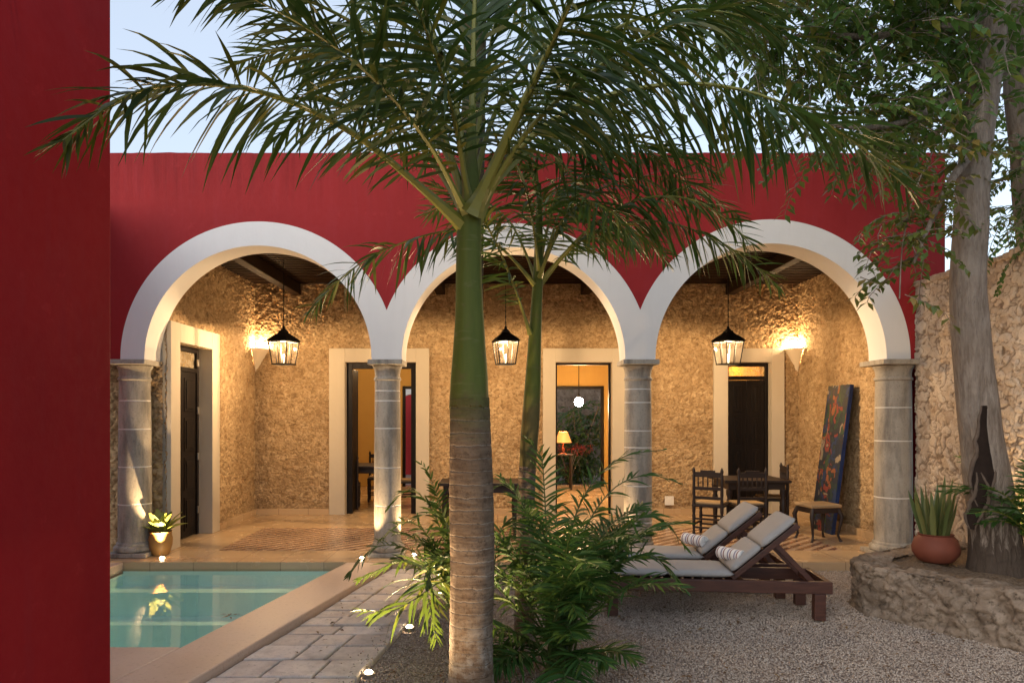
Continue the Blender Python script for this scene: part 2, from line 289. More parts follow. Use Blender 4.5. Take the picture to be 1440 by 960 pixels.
# ------------------------------------------------------------------ mesh builder
class MB:
    def __init__(s): s.v = []; s.f = []; s.mi = []; s.fa = None
    def quad_add(s, vs, fs, m=0):
        o = len(s.v); s.v += [tuple(p) for p in vs]
        for f in fs: s.f.append(tuple(i+o for i in f)); s.mi.append(m)
    def box(s, c, size, rot=None, m=0):
        hx, hy, hz = size[0]/2, size[1]/2, size[2]/2
        vs = [Vector((x, y, z)) for x in (-hx, hx) for y in (-hy, hy) for z in (-hz, hz)]
        if rot is not None: vs = [rot @ p for p in vs]
        c = Vector(c); vs = [p+c for p in vs]
        s.quad_add(vs, [(0, 1, 3, 2), (4, 6, 7, 5), (0, 4, 5, 1), (2, 3, 7, 6), (0, 2, 6, 4), (1, 5, 7, 3)], m)
    def box2(s, a, b, m=0):
        s.box([(a[i]+b[i])/2 for i in range(3)], [abs(b[i]-a[i]) for i in range(3)], None, m)
    def bar(s, a, b, w, h, m=0, up=(0, 0, 1)):
        a = Vector(a); b = Vector(b); d = b-a; L = d.length; x = d/L; u = Vector(up); y = u.cross(x)
        if y.length < 1e-4: y = Vector((0, 1, 0)).cross(x)
        y.normalize(); z = x.cross(y); rot = Matrix((x, y, z)).transposed()
        s.box((a+b)/2, (L, w, h), rot, m)
    def tube(s, pts, rad, n=8, m=0, cap=True, wob=0.0, seed=0):
        pts = [Vector(p) for p in pts]; k = len(pts)
        if not hasattr(rad, '__len__'): rad = [rad]*k
        T = [(pts[min(i+1, k-1)]-pts[max(i-1, 0)]).normalized() for i in range(k)]
        ref = Vector((1, 0, 0)) if abs(T[0].x) < .8 else Vector((0, 1, 0))
        u = (ref-T[0]*ref.dot(T[0])).normalized(); vs = []
        for i in range(k):
            u = (u-T[i]*u.dot(T[i])).normalized(); w = T[i].cross(u)
            for j in range(n):
                a = 2*math.pi*j/n; r = rad[i]
                if wob: r *= 1+wob*noise.noise(Vector((math.cos(a)*1.4+seed, math.sin(a)*1.4, pts[i].z*2.2+pts[i].x)))
                vs.append(pts[i]+(u*math.cos(a)+w*math.sin(a))*r)
        fs = [(i*n+j, i*n+(j+1) % n, (i+1)*n+(j+1) % n, (i+1)*n+j) for i in range(k-1) for j in range(n)]
        if cap: fs += [tuple(reversed(range(n))), tuple(range((k-1)*n, k*n))]
        s.quad_add(vs, fs, m)
    def lathe(s, prof, c=(0, 0, 0), n=24, ms=None, cap=True, sq=None):
        c = Vector(c); vs = []
        for (r, z) in prof:
            for j in range(n):
                a = 2*math.pi*j/n; vs.append(c+Vector((r*math.cos(a), r*math.sin(a), z)))
        o = len(s.v); s.v += [tuple(p) for p in vs]
        for i in range(len(prof)-1):
            for j in range(n):
                s.f.append((o+i*n+j, o+i*n+(j+1) % n, o+(i+1)*n+(j+1) % n, o+(i+1)*n+j)); s.mi.append(ms[i] if ms else 0)
        if cap:
            s.f.append(tuple(o+i for i in reversed(range(n)))); s.mi.append(0)
            s.f.append(tuple(o+(len(prof)-1)*n+i for i in range(n))); s.mi.append(0)
    def prism(s, poly, z0, z1, m=0):
        k = len(poly); vs = [(x, y, z0) for x, y in poly]+[(x, y, z1) for x, y in poly]
        s.quad_add(vs, [tuple(reversed(range(k))), tuple(range(k, 2*k))]+[(i, (i+1) % k, k+(i+1) % k, k+i) for i in range(k)], m)
    def strip_solid(s, xs, lo, hi, y0, y1, m=0):
        k = len(xs); vs = []
        for x, a, b in zip(xs, lo, hi): vs += [(x, y0, a), (x, y0, b), (x, y1, b), (x, y1, a)]
        fs = []
        for i in range(k-1):
            a, b = 4*i, 4*i+4
            fs += [(a, b, b+1, a+1), (a+2, b+2, b+3, a+3), (a+1, b+1, b+2, a+2), (a+3, b+3, b, a)]
        fs += [(0, 1, 2, 3), (4*k-4, 4*k-1, 4*k-2, 4*k-3)]
        s.quad_add(vs, fs, m)
    def leaf(s, p, d, nrm, L, W, m=0, curl=.12):
        p = Vector(p); d = Vector(d).normalized(); n = Vector(nrm); w = d.cross(n)
        if w.length < 1e-4: w = d.cross(Vector((.3, .5, .8)))
        w.normalize(); n = w.cross(d)
        vs = [p, p+d*L*.45+w*W/2+n*curl*L*.3, p+d*L-n*curl*L, p+d*L*.45-w*W/2+n*curl*L*.3, p+d*L*.5]
        s.quad_add(vs, [(0, 1, 4), (1, 2, 4), (2, 3, 4), (3, 0, 4)], m)
    def build(s, name, mats, parent=None, smooth=None, bevel=0, world=True, bseg=2):
        me = bpy.data.meshes.new(name)
        off = Vector((0, 0, 0))
        if parent is not None and world:
            q = parent
            while q: off += q.location; q = q.parent
        v = [(x-off.x, y-off.y, z-off.z) for x, y, z in s.v] if off.length > 0 else s.v
        me.from_pydata(v, [], s.f); 
        if not isinstance(mats, (list, tuple)): mats = [mats]
        for m in mats: me.materials.append(m)
        if len(mats) > 1: me.polygons.foreach_set('material_index', s.mi)
        if smooth is not None:
            me.polygons.foreach_set('use_smooth', [True]*len(me.polygons)); me.update()
            me.set_sharp_from_angle(angle=R(smooth))
        me.validate(); me.update()
        o = bpy.data.objects.new(name, me); COL.objects.link(o)
        if parent is not None: o.parent = parent
        if bevel:
            b = o.modifiers.new('bevel', 'BEVEL'); b.width = bevel; b.segments = bseg; b.limit_method = 'ANGLE'; b.angle_limit = R(40)
        return o

def thing(name, label, cat, loc=(0, 0, 0), rz=0, group=None):
    o = bpy.data.objects.new(name, None); COL.objects.link(o); o.location = loc; o.rotation_euler = (0, 0, rz)
    o.empty_display_size = .1; return tag(o, label, cat, group)
def tag(o, label, cat, group=None):
    o['label'] = label; o['category'] = cat
    if group: o['group'] = group
    return o
def struct(o, kind='structure'): o['kind'] = kind; return o
def dup(root, loc, rz, label, group=None, scale=None):
    r = root.copy(); COL.objects.link(r); r.location = loc; r.rotation_euler = (0, 0, rz); r['label'] = label
    if group: r['group'] = group
    if scale: r.scale = scale
    for ch in list(root.children):
        c = ch.copy(); COL.objects.link(c); c.parent = r
        for g in list(ch.children):
            d = g.copy(); COL.objects.link(d); d.parent = c
    return r
def lamp(name, typ, loc, energy, col, parent=None, size=.05, **kw):
    l = bpy.data.lights.new(name, typ); l.energy = energy; l.color = col; l.shadow_soft_size = size
    o = bpy.data.objects.new(name, l); COL.objects.link(o); o.location = loc
    if parent: o.parent = parent
    for k, v in kw.items(): setattr(l, k, v)
    return o
def aim(o, d): o.rotation_euler = Vector(d).to_track_quat('-Z', 'Y').to_euler()
WARM = (1, .67, .35)

# ------------------------------------------------------------------ relief stone walls
def stone_grid(name, mat, parent, A, U, V, nu, nv, Nrm, size, relief, skip=None, seed=0.0, warp=.35, back=.3, edge=None):
    """a sheet of stones: A + u*U + v*V pushed out along Nrm; joint depth and stone tone stored per vertex"""
    A = Vector(A); U = Vector(U); V = Vector(V); Nrm = Vector(Nrm)
    vs = []; st = []; jt = []
    for j in range(nv+1):
        for i in range(nu+1):
            p = A+U*(i/nu)+V*(j/nv)
            q = Vector((p.x+seed, p.y*1.0, p.z*1.25))/size
            q += Vector((noise.noise(q*1.3), noise.noise(q*1.3+Vector((9, 0, 0))), noise.noise(q*1.3+Vector((0, 9, 0)))))*warp
            d, pts = noise.voronoi(q)
            e = min(1.0, (d[1]-d[0])*2.6); 
            hsh = (math.sin(pts[0].x*12.99+pts[0].y*78.2+pts[0].z*37.7)*43758.5) % 1.0
            f = noise.fractal(p*9, .8, 2.1, 4)
            h = relief*(min(1, e*2.2)*.8+.45*hsh+.40*f)
            if edge: h *= edge(i/nu, j/nv)
            vs.append(tuple(p+Nrm*h)); st.append(hsh); jt.append(max(0, 1-e*2.2))
    fs = []
    for j in range(nv):
        for i in range(nu):
            if skip and skip((i+.5)/nu, (j+.5)/nv): continue
            a = j*(nu+1)+i; fs.append((a, a+1, a+nu+2, a+nu+1))
    me = bpy.data.meshes.new(name)
    off = parent.location if parent else Vector((0, 0, 0))
    me.from_pydata([(x-off[0], y-off[1], z-off[2]) for x, y, z in vs], [], fs)
    me.attributes.new('stone', 'FLOAT', 'POINT').data.foreach_set('value', st)
    me.attributes.new('joint', 'FLOAT', 'POINT').data.foreach_set('value', jt)
    me.polygons.foreach_set('use_smooth', [True]*len(me.polygons)); me.materials.append(mat); me.update()
    o = bpy.data.objects.new(name, me); COL.objects.link(o)
    if parent: o.parent = parent
    return o

# ------------------------------------------------------------------ layout numbers
YF, YR, YC, YB = 8.55, 8.95, 8.75, 12.25          # facade front, rear, column line, back wall of the porch
SP = H+77*YF/F                                     # springing height
TOPZ = H+367*YF/F
ARC = [(GX(363, YF), 1.345), (GX(722, YF), 1.325), (GX(1084, YF), 1.37)]
BAND = .285
XL, XR = -4.14, 5.12                               # faces of the porch's end walls
CEIL = 3.86
GZ = -.08                                          # gravel level
COLX = [GX(190, YC), GX(545, YC), GX(897, YC), GX(1256, YC)]

bld = thing('arcade_building', 'red house front with three white arches on stone columns and a warm lit porch', 'building', (0.3, YF, 0))

def inner(x):
    for c, r in ARC:
        if abs(x-c) < r-1e-6: return SP+math.sqrt(r*r-(x-c)**2)
    return SP
def outer(x):
    z = SP
    for c, r in ARC:
        q = r+BAND
        if abs(x-c) < q: z = max(z, SP+math.sqrt(q*q-(x-c)**2))
    return z
xs = set()
for c, r in ARC:
    for q in (r, r+BAND):
        for k in range(97): xs.add(round(c+q*math.cos(math.pi*k/96), 5))
cutL, cutR = ARC[0][0]-ARC[0][1]-BAND, ARC[2][0]+ARC[2][1]+BAND
m12 = (ARC[0][0]+ARC[1][0])/2; m23 = (ARC[1][0]+ARC[2][0])/2
xs |= {m12, m23}
xs = sorted(xs)
fx = sorted([-7.5]+xs+[GX(1329, YF)]+[-7+.13*k for k in range(18)]+[cutR+.03+.06*k for k in range(4)])
mb = MB(); mb.strip_solid(fx, [outer(x)+.001 for x in fx], [TOPZ+.012*noise.fractal(Vector((x*2.2, 0, 0)), .8, 2, 4) for x in fx], YF, YR)
mb.build('facade_wall', M['red'], bld)
for a, b in ((cutL, m12), (m12, m23), (m23, cutR)):
    sx = [x for x in xs if a-1e-6 <= x <= b+1e-6]
    mb = MB(); mb.strip_solid(sx, [inner(x) for x in sx], [max(outer(x), SP+.002) for x in sx], YF-.008, YR+.004)
    mb.build('arch_surround', M['white'], bld, smooth=30)
# building mass behind and above the porch
mb = MB(); mb.box2((XR+.14, YR+.002, 0), (GX(1329, YF), 17.4, TOPZ-.1)); mb.box2((-7.5, YR+.002, CEIL+.30), (GX(1329, YF)-.402, 17.4, CEIL+.5))
mb.build('roof', M['red'], bld)

# columns
def column(x, r, joints):
    mb = MB(); prof = []; ms = []
    z0, z1 = .17, SP-.25
    zs = sorted(joints); prof.append((r*1.03, z0))
    def rad(z): t = (z-z0)/(z1-z0); return r*(1.03-.07*t+.02*math.sin(math.pi*t))
    last = z0
    for zj in zs:
        for q in np.linspace(last, zj-.007, 5)[1:]: prof.append((rad(q), q)); ms.append(0)
        prof.append((rad(zj)*.985, zj-.005)); ms.append(1); prof.append((rad(zj)*.985, zj+.005)); ms.append(1); prof.append((rad(zj), zj+.007)); ms.append(1)
        last = zj+.007
    for q in np.linspace(last, z1, 5)[1:]: prof.append((rad(q), q)); ms.append(0)
    mb.lathe(prof, (x, YC, 0), 40, ms); c = mb.build('column', [M['column'], M['mortar']], bld, smooth=35)
    mb = MB(); k = .96*r
    mb.lathe([(k, z1), (k*1.08, z1+.01), (k*1.08, z1+.035), (k, z1+.045), (k, z1+.09), (k*1.04, z1+.135), (k*1.13, z1+.16), (k*1.16, z1+.178), (k*1.14, z1+.187)], (x, YC, 0), 40)
    w = r*1.30; mb.box2((x-w, YC-w-.02, z1+.188), (x+w, YC+w+.02, SP-.002))
    mb.build('capital', M['column'], c, smooth=35, bevel=.012)
    mb = MB(); mb.lathe([(r*1.22, .05), (r*1.3, .07), (r*1.3, .105), (r*1.2, .125), (r*1.12, .13), (r*1.14, .15), (r*1.05, .17)], (x, YC, 0), 40)
    mb.box2((x-r*1.32, YC-r*1.32, .0), (x+r*1.32, YC+r*1.32, .05)); mb.build('column_base', M['column'], c, smooth=35, bevel=.008)
column(COLX[0], .183, (.62, 1.07, 1.52, 1.86)); column(COLX[1], .158, (.60, 1.06, 1.53, 1.86, 1.98))
column(COLX[2], .165, (.40, .84, 1.30, 1.50, 1.84, 2.0)); column(COLX[3], .205, (.70, 1.38, 1.78))

# porch walls with openings
DOORS = [dict(o=(464, 604), i=(486, 585.5)), dict(o=(763, 878), i=(781, 860)), dict(o=(1002, 1101), i=(1022, 1083))]
for d in DOORS: d['ox'] = [GX(p, YB) for p in d['o']]; d['ix'] = [GX(p, YB) for p in d['i']]
DTOP, STOP = 2.575, 2.81
XA, XB = XL-.3, XR+.3
def skip_back(u, v):
    x = XA+(XB-XA)*u; z = 4.1*v
    return any(d['ix'][0]-.02 < x < d['ix'][1]+.02 and z < DTOP+.02 for d in DOORS)
stone_grid('back_wall', M['rubble'], bld, (XA, YB, 0), (XB-XA, 0, 0), (0, 0, 4.1), 760, 330, (0, -1, 0), .068, .024, skip_back, 3.1, .5)
LY = (8.97, 10.55); LI = (9.24, 10.28)
def skip_left(u, v):
    y = 8.95+3.3*u; z = 4.1*v; return LI[0]-.02 < y < LI[1]+.02 and z < 2.62
stone_grid('side_wall', M['rubble'], bld, (XL, 8.95, 0), (0, 3.3, 0), (0, 0, 4.1), 260, 320, (1, 0, 0), .068, .024, skip_left, 7.7, .5)
stone_grid('side_wall', M['rubble'], bld, (XR, 12.25, 0), (0, -3.3, 0), (0, 0, 4.1), 260, 320, (-1, 0, 0), .068, .024, None, 1.7, .5)
stone_grid('wall_end', M['rubble'], bld, (XL-.75, YR-.02, 0), (.75, 0, 0), (0, 0, SP), 46, 150, (0, -1, 0), .10, .03, None, 5.2, .5)
mb = MB()                                                       # solid core behind the relief sheets
mb.box2((XL-.75, YR-.018, 0), (XL-.15, LI[0]-.02, 4.1)); mb.box2((XL-.75, LI[1]+.02, 0), (XL-.15, 12.3, 4.1)); mb.box2((XL-.75, LI[0]-.02, 2.62), (XL-.15, LI[1]+.02, 4.1)); mb.box2((XL-.75, LI[0]-.02, 0), (XL-.5, LI[1]+.02, 2.62))
ed = [XA-.4]+[e for d in DOORS for e in d['ix']]+[XB]
for k in range(0, len(ed), 2): mb.box2((ed[k], YB+.01, 0), (ed[k+1], YB+.40, 4.1))
for d in DOORS: mb.box2((d['ix'][0], YB+.01, DTOP), (d['ix'][1], YB+.40, 4.1))
mb.build('wall_core', M['cream'], bld)

# plinth tiles along the wall foot
segs = [XL]+[e for d in DOORS for e in d['ox']]+[XR]; sk = []
for k in range(0, len(segs), 2): sk.append(((segs[k]+.003, YB-.075, 0.0), (segs[k+1]-.003, YB-.005, .10)))
sk += [((XL, LY[1]+.003, 0), (XL+.07, YB-.08, .10)), ((XR-.07, YR+.05, 0), (XR, YB-.08, .10))]
for a, b in sk: mb = MB(); mb.box2(a, b); mb.build('skirting', M['floor'], bld, bevel=.004)

# doorways: surround > frame, leaf, pane
def surround_back(d):
    o, i = d['ox'], d['ix']; mb = MB(); y0, y1 = YB-.075, YB+.02
    mb.box2((o[0], y0, 0), (i[0], y1, STOP)); mb.box2((i[1], y0, 0), (o[1], y1, STOP)); mb.box2((i[0]-.001, y0+.001, DTOP), (i[1]+.001, y1, STOP-.001))
    return mb.build('doorway', M['cream'], bld, bevel=.006)
def door_frame(d, root, w=.06):
    i = d['ix']; mb = MB(); y0, y1 = YB+.08, YB+.17
    mb.box2((i[0]+.002, y0, .0), (i[0]+w, y1, DTOP-.002)); mb.box2((i[1]-w, y0, .0), (i[1]-.002, y1, DTOP-.002)); mb.box2((i[0]+w, y0, DTOP-w), (i[1]-w, y1, DTOP-.002))
    return mb.build('door_frame', M['door_wood'], root, bevel=.004)
def panel_leaf(mb, x0, x1, y0, y1, z0, z1, npan=4):
    mb.box2((x0, y0, z0), (x1, y1, z1)); w = x1-x0; st = .085; hh = (z1-z0-st)/npan
    for k in range(npan):
        a = z0+st+k*hh
        mb.box2((x0+st, y0-.012, a), (x1-st, y0+.001, a+hh-st)); mb.box2((x0+st+.05, y0-.026, a+.05), (x1-st-.05, y0-.01, a+hh-st-.05))
s2 = surround_back(DOORS[0]); door_frame(DOORS[0], s2, .10)
i = DOORS[0]['ix']; mb = MB()
mb.box2((i[0]+.03, YB+.18, .01), (i[0]+.075, YB+.72, DTOP-.1)); mb.build('door_leaf', M['door_wood'], s2, bevel=.005)
mb = MB(); mb.box2((i[1]-.075, YB+.18, .01), (i[1]-.03, YB+.72, DTOP-.1)); mb.build('door_leaf', M['door_wood'], s2, bevel=.005)
s3 = surround_back(DOORS[1]); door_frame(DOORS[1], s3, .035)
s4 = surround_back(DOORS[2]); door_frame(DOORS[2], s4, .06)
i = DOORS[2]['ix']; xm = (i[0]+i[1])/2
for a, b in ((i[0]+.062, xm-.002), (xm+.002, i[1]-.062)):
    mb = MB(); panel_leaf(mb, a, b, YB+.10, YB+.15, .012, 2.28); mb.build('door_leaf', M['door_wood'], s4, bevel=.004)
mb = MB(); mb.box2((i[0]+.061, YB+.09, 2.285), (i[1]-.061, YB+.165, 2.35)); mb.build('transom_bar', M['door_wood'], s4, bevel=.004)
mb = MB(); mb.box2((i[0]+.061, YB+.12, 2.35), (i[1]-.061, YB+.13, DTOP-.06)); mb.build('fanlight', M['pane_lit'], s4)
mb = MB(); x0 = XL+.075; xb = XL-.25                           # left end wall doorway
mb.box2((xb, LY[0], 0), (x0, LI[0], 2.865)); mb.box2((xb, LI[1], 0), (x0, LY[1], 2.865)); mb.box2((xb, LI[0]-.001, 2.62), (x0-.001, LI[1]+.001, 2.864))
s1 = mb.build('doorway', M['cream'], bld, bevel=.006)
mb = MB(); xd = XL-.14; w = .06
mb.box2((xd-.06, LI[0]+.002, 0), (xd+.02, LI[0]+w, 2.617)); mb.box2((xd-.06, LI[1]-w, 0), (xd+.02, LI[1]-.002, 2.617)); mb.box2((xd-.06, LI[0]+w, 2.617-w), (xd+.02, LI[1]-w, 2.617)); mb.box2((xd-.06, LI[0]+w, 2.28), (xd+.015, LI[1]-w, 2.34))
mb.build('door_frame', M['door_wood'], s1, bevel=.004)
for a, b in ((LI[0]+w+.002, 9.758), (9.762, LI[1]-w-.002)):
    mb = MB(); mb.box2((xd-.05, a, .012), (xd, b, 2.278))
    for k in range(4): mb.box2((xd-.001, a+.07, .10+k*.545), (xd+.012, b-.07, .10+k*.545+.46)); mb.box2((xd+.01, a+.11, .14+k*.545), (xd+.024, b-.11, .10+k*.545+.42))
    mb.build('door_leaf', M['door_wood'], s1, bevel=.004)
for z in (.35, 1.1, 1.75, 2.42): mb = MB(); mb.box((xd+.03, LI[1]-.05, z), (.022, .05, .10)); mb.build('hinge', M['steel'], s1, bevel=.004)
mb = MB(); mb.box2((xd-.03, LI[0]+w+.002, 2.342), (xd-.02, LI[1]-w-.002, 2.617-w)); mb.build('fanlight', M['pane_lit'], s1)

# ceiling: boards, rafters and the four big beams
mb = MB(); mb.box2((XA-.3, YR, CEIL+.16), (XB, YB+.3, CEIL+.2)); 
for k in range(26): y = YR+.08+k*.13; mb.box2((XL-.02, y, CEIL+.04), (XR+.02, y+.055, CEIL+.159))
mb.build('ceiling', M['slat_wood'], bld)
for bx in (-3.42, -.97, 1.48, 3.94):
    mb = MB(); mb.box2((bx-.075, YR+.006, CEIL-.14), (bx+.075, YB-.01, CEIL+.038)); mb.build('beam', M['beam_wood'], bld, bevel=.01)

# rooms behind the porch
RY = 17.0
mb = MB()
op = [(GX(566, RY), GX(603, RY)), (GX(778, RY), GX(849, RY))]
mb.box2((-4.6, RY, 0), (op[0][0], RY+.35, 4.1)); mb.box2((op[0][1], RY, 0), (op[1][0], RY+.35, 4.1)); mb.box2((op[1][1], RY, 0), (5.0, RY+.35, 4.1))
for a, b in op: mb.box2((a, RY, 2.36), (b, RY+.35, 4.1))
mb.box2((-4.9, YB+.42, 0), (-4.602, RY+.35, 4.1)); mb.box2((4.60, YB+.42, 0), (4.898, RY-.002, 4.1)); mb.box2((-.05, YB+.42, 0), (.15, RY-.002, 4.1)); mb.box2((3.35, YB+.42, 0), (3.5, RY-.002, 4.1))
mb.build('room_wall', M['ochre'], bld)
mb = MB(); mb.box2((-4.9, YB+.01, 3.95), (5.0, RY+.35, 4.09)); mb.build('room_ceiling', M['cream'], bld)
mb = MB()
for a, b in op:
    mb.box2((a, RY-.03, 0), (a+.07, RY+.05, 2.36)); mb.box2((b-.07, RY-.03, 0), (b, RY+.05, 2.36)); mb.box2((a+.07, RY-.03, 2.29), (b-.07, RY+.05, 2.359))
    mb.build('inner_door_frame', M['door_wood'], bld, bevel=.006); mb = MB()

# ------------------------------------------------------------------ ground, porch floor, path, pool
pool = [(-4.30, 8.27), (-1.737, 8.27), (-2.317, 5.28), (-4.30, 5.28)]
far = 260.0
mb = MB(); big = [(-far, far), (far, far), (far, -far), (-far, -far)]
vs = [(x, y, GZ-.03) for x, y in big]+[(x, y, GZ-.03) for x, y in pool]
mb.quad_add(vs, [(1, 0, 4, 5), (2, 1, 5, 6), (3, 2, 6, 7), (0, 3, 7, 4)]); struct(mb.build('ground', M['ground']))
mb = MB(); mb.box2((-7.4, 8.29, -.14), (6.0, YB+.42, 0.0)); mb.box2((-4.88, YB+.42, -.14), (4.99, RY+.36, -.003)); struct(mb.build('porch_floor', M['floor']))
mb = MB(); mb.box2((GX(300, 8.95)+.05, 9.02, .0), (4.3, 10.75, .004)); struct(mb.build('tiled_floor_panel', M['carpet']))
# pool coping: a frame round the water, on three sides (the porch floor is the fourth)
CO = lambda y: -1.226-(8.29-y)*.2                     # outer line of the coping
mb = MB()
zt, zb = 0.0, -.14
mb.prism([(-1.737, 8.286), (-2.317, 5.28), (-2.65, 3.56), (CO(3.56), 3.56), (CO(8.286), 8.286)][::-1], zb, zt)
mb.prism([(-4.298, 5.28), (-4.298, 3.56), (-2.652, 3.56), (-2.318, 5.278)], zb, zt)
mb.prism([(-4.72, 8.286), (-4.72, 3.56), (-4.30, 3.56), (-4.30, 8.286)], zb, zt)
struct(mb.build('pool_coping', M['coping'], bevel=.012))
mb = MB()                                              # basin with submerged steps along the far side
pz = -.95; k = 4
base = [(x, y, pz) for x, y in pool]; rim = [(x, y, -.10) for x, y in pool]
mb.quad_add(base+rim, [(0, 3, 2, 1), (0, 1, 5, 4), (1, 2, 6, 5), (2, 3, 7, 6), (3, 0, 4, 7)])
for n in range(4):
    y0 = 8.27-.34*(n+1); zt_ = -.26-.26*n; xr = -1.737-(8.27-y0)*.194
    mb.box2((-4.299, y0, pz+.001), (xr-.002-.05, 8.268-.34*n, zt_))
struct(mb.build('pool_basin', M['pool']))
mb = MB(); mb.quad_add([(x, y, -.075) for x, y in pool], [(3, 2, 1, 0)]); struct(mb.build('water', M['water']))

# stone path beside the pool
GXL = lambda y: -.617-(7.11-y)*.142
mb = MB(); rng = random.Random(4); y = 8.27
while y > 3.4:
    dy = rng.uniform(.22, .36); y2 = y-dy; n = rng.choice([1, 2, 2, 2, 3]) if y > 7.3 else rng.choice([2, 3, 3, 3])
    cuts = [0]+sorted([(k+rng.uniform(-.18, .18))/n for k in range(1, n)])+[1]; g = .008
    for k in range(n):
        def pt(u, yy): a = CO(yy)+.006; b = GXL(yy); return a+(b-a)*u
        q = [(pt(cuts[k], y2+g), g), (pt(cuts[k+1], y2+g), -g), (pt(cuts[k+1], y-g), -g), (pt(cuts[k], y-g), g)]
        poly = [(q[0][0]+g+rng.uniform(0, .006), y2+g), (q[1][0]-g, y2+g+rng.uniform(0, .008)), (q[2][0]-g-rng.uniform(0, .006), y-g), (q[3][0]+g, y-g)]
        mb.prism(poly, -.16, -.062+rng.uniform(-.006, .006))
    y = y2
struct(mb.build('path', M['paver'], bevel=.012))

# raised bed outline (garden side)
BED = [(4.95, 7.75), (4.45, 7.62), (3.98, 7.35), (3.55, 7.08), (3.33, 6.80), (3.30, 6.52), (3.42, 6.25), (3.62, 5.95), (3.84, 5.64), (4.08, 5.30), (4.35, 4.95), (4.62, 4.6), (4.95, 4.3)]
def smooth_line(pts, n):
    pts = [Vector(p).to_3d() if len(p) == 2 else Vector(p) for p in pts]; out = []; k = len(pts)
    L = [0]
    for a, b in zip(pts, pts[1:]): L.append(L[-1]+(b-a).length)
    for q in range(n+1):
        s = L[-1]*q/n; i = 0
        while i < k-2 and L[i+1] < s: i += 1
        t = (s-L[i])/max(1e-9, L[i+1]-L[i]); p0 = pts[max(i-1, 0)]; p1 = pts[i]; p2 = pts[i+1]; p3 = pts[min(i+2, k-1)]
        out.append(.5*((2*p1)+(p2-p0)*t+(2*p0-5*p1+4*p2-p3)*t*t+(3*p1-p0-3*p2+p3)*t**3))
    return out
def in_poly(x, y, poly):
    c = False; j = len(poly)-1
    for i in range(len(poly)):
        xi, yi = poly[i][0], poly[i][1]; xj, yj = poly[j][0], poly[j][1]
        if (yi > y) != (yj > y) and x < (xj-xi)*(y-yi)/(yj-yi)+xi: c = not c
        j = i
    return c

# gravel: pebbles lying on the packed ground
def gravel():
    t = (1+5**.5)/2; iv = np.array([(-1, t, 0), (1, t, 0), (-1, -t, 0), (1, -t, 0), (0, -1, t), (0, 1, t), (0, -1, -t), (0, 1, -t), (t, 0, -1), (t, 0, 1), (-t, 0, -1), (-t, 0, 1)], float)/math.sqrt(1+t*t)
    fc = np.array([(0, 11, 5), (0, 5, 1), (0, 1, 7), (0, 7, 10), (0, 10, 11), (1, 5, 9), (5, 11, 4), (11, 10, 2), (10, 7, 6), (7, 1, 8), (3, 9, 4), (3, 4, 2), (3, 2, 6), (3, 6, 8), (3, 8, 9), (4, 9, 5), (2, 4, 11), (6, 2, 10), (8, 6, 7), (9, 8, 1)])
    pts = []; rg = np.random.RandomState(3)
    while len(pts) < 115000:
        x, y = rg.uniform(-1.2, 4.9), 3.9+(8.27-3.9)*rg.rand()
        if x < GXL(y)+.01+abs(rg.normal(0, .006)) or in_poly(x, y, BED) or abs(x) > y*.80+.3: continue
        pts.append((x, y))
    for _ in range(260):                                # strays kicked onto the path
        y = rg.uniform(4.2, 8.0); pts.append((GXL(y)-abs(rg.normal(0, .10)), y))
    p = np.array(pts); n = len(p); r = rg.uniform(.0036, .0078, n)
    S = np.stack([r*rg.uniform(.8, 1.35, n), r*rg.uniform(.8, 1.3, n), r*rg.uniform(.55, .9, n)], 1)
    V = iv[None]*(1+rg.uniform(-.16, .16, (n, 12, 1)))*S[:, None]
    a = rg.uniform(0, 6.28, n); b = rg.normal(0, .4, n); ca, sa, cb, sb = np.cos(a)[:, None], np.sin(a)[:, None], np.cos(b)[:, None], np.sin(b)[:, None]
    X, Y, Z = V[..., 0], V[..., 1], V[..., 2]; X, Z = X*cb-Z*sb, X*sb+Z*cb; X, Y = X*ca-Y*sa, X*sa+Y*ca
    zz = GZ-.026+r*.5+.012*rg.rand(n)
    zz[-260:] = -.055
    V = np.stack([X+p[:, :1], Y+p[:, 1:], Z+zz[:, None]], 2).reshape(-1, 3)
    Fc = (fc[None]+(np.arange(n)*12)[:, None, None]).reshape(-1, 3)
    me = bpy.data.meshes.new('gravel'); me.vertices.add(len(V)); me.vertices.foreach_set('co', V.ravel())
    me.loops.add(Fc.size); me.loops.foreach_set('vertex_index', Fc.ravel().astype(np.int32)); me.polygons.add(len(Fc))
    me.polygons.foreach_set('loop_start', np.arange(0, Fc.size, 3, dtype=np.int32)); me.polygons.foreach_set('loop_total', np.full(len(Fc), 3, np.int32))
    me.update(calc_edges=True); me.materials.append(M['pebble']); o = bpy.data.objects.new('gravel', me); COL.objects.link(o); struct(o, 'stuff')
gravel()
mb = MB(); rg = random.Random(9)                        # fallen leaves on gravel and path
for k in range(900):
    y = rg.uniform(4.3, 8.1); x = rg.uniform(-1.5, 4.4)
    z = GZ+.005
    if in_poly(x, y, BED): z = .335
    elif x < GXL(y):
        if x < CO(y)+.02 or rg.random() < .35: continue
        z = -.052
    a = rg.uniform(0, 6.28); L = rg.uniform(.02, .06); mb.leaf((x, y, z+.004), (math.cos(a), math.sin(a), rg.uniform(-.1, .25)), (rg.uniform(-.3, .3), rg.uniform(-.3, .3), 1), L, L*.42, 0, .15)
struct(mb.build('fallen_leaves', M['dry_leaf']), 'stuff')
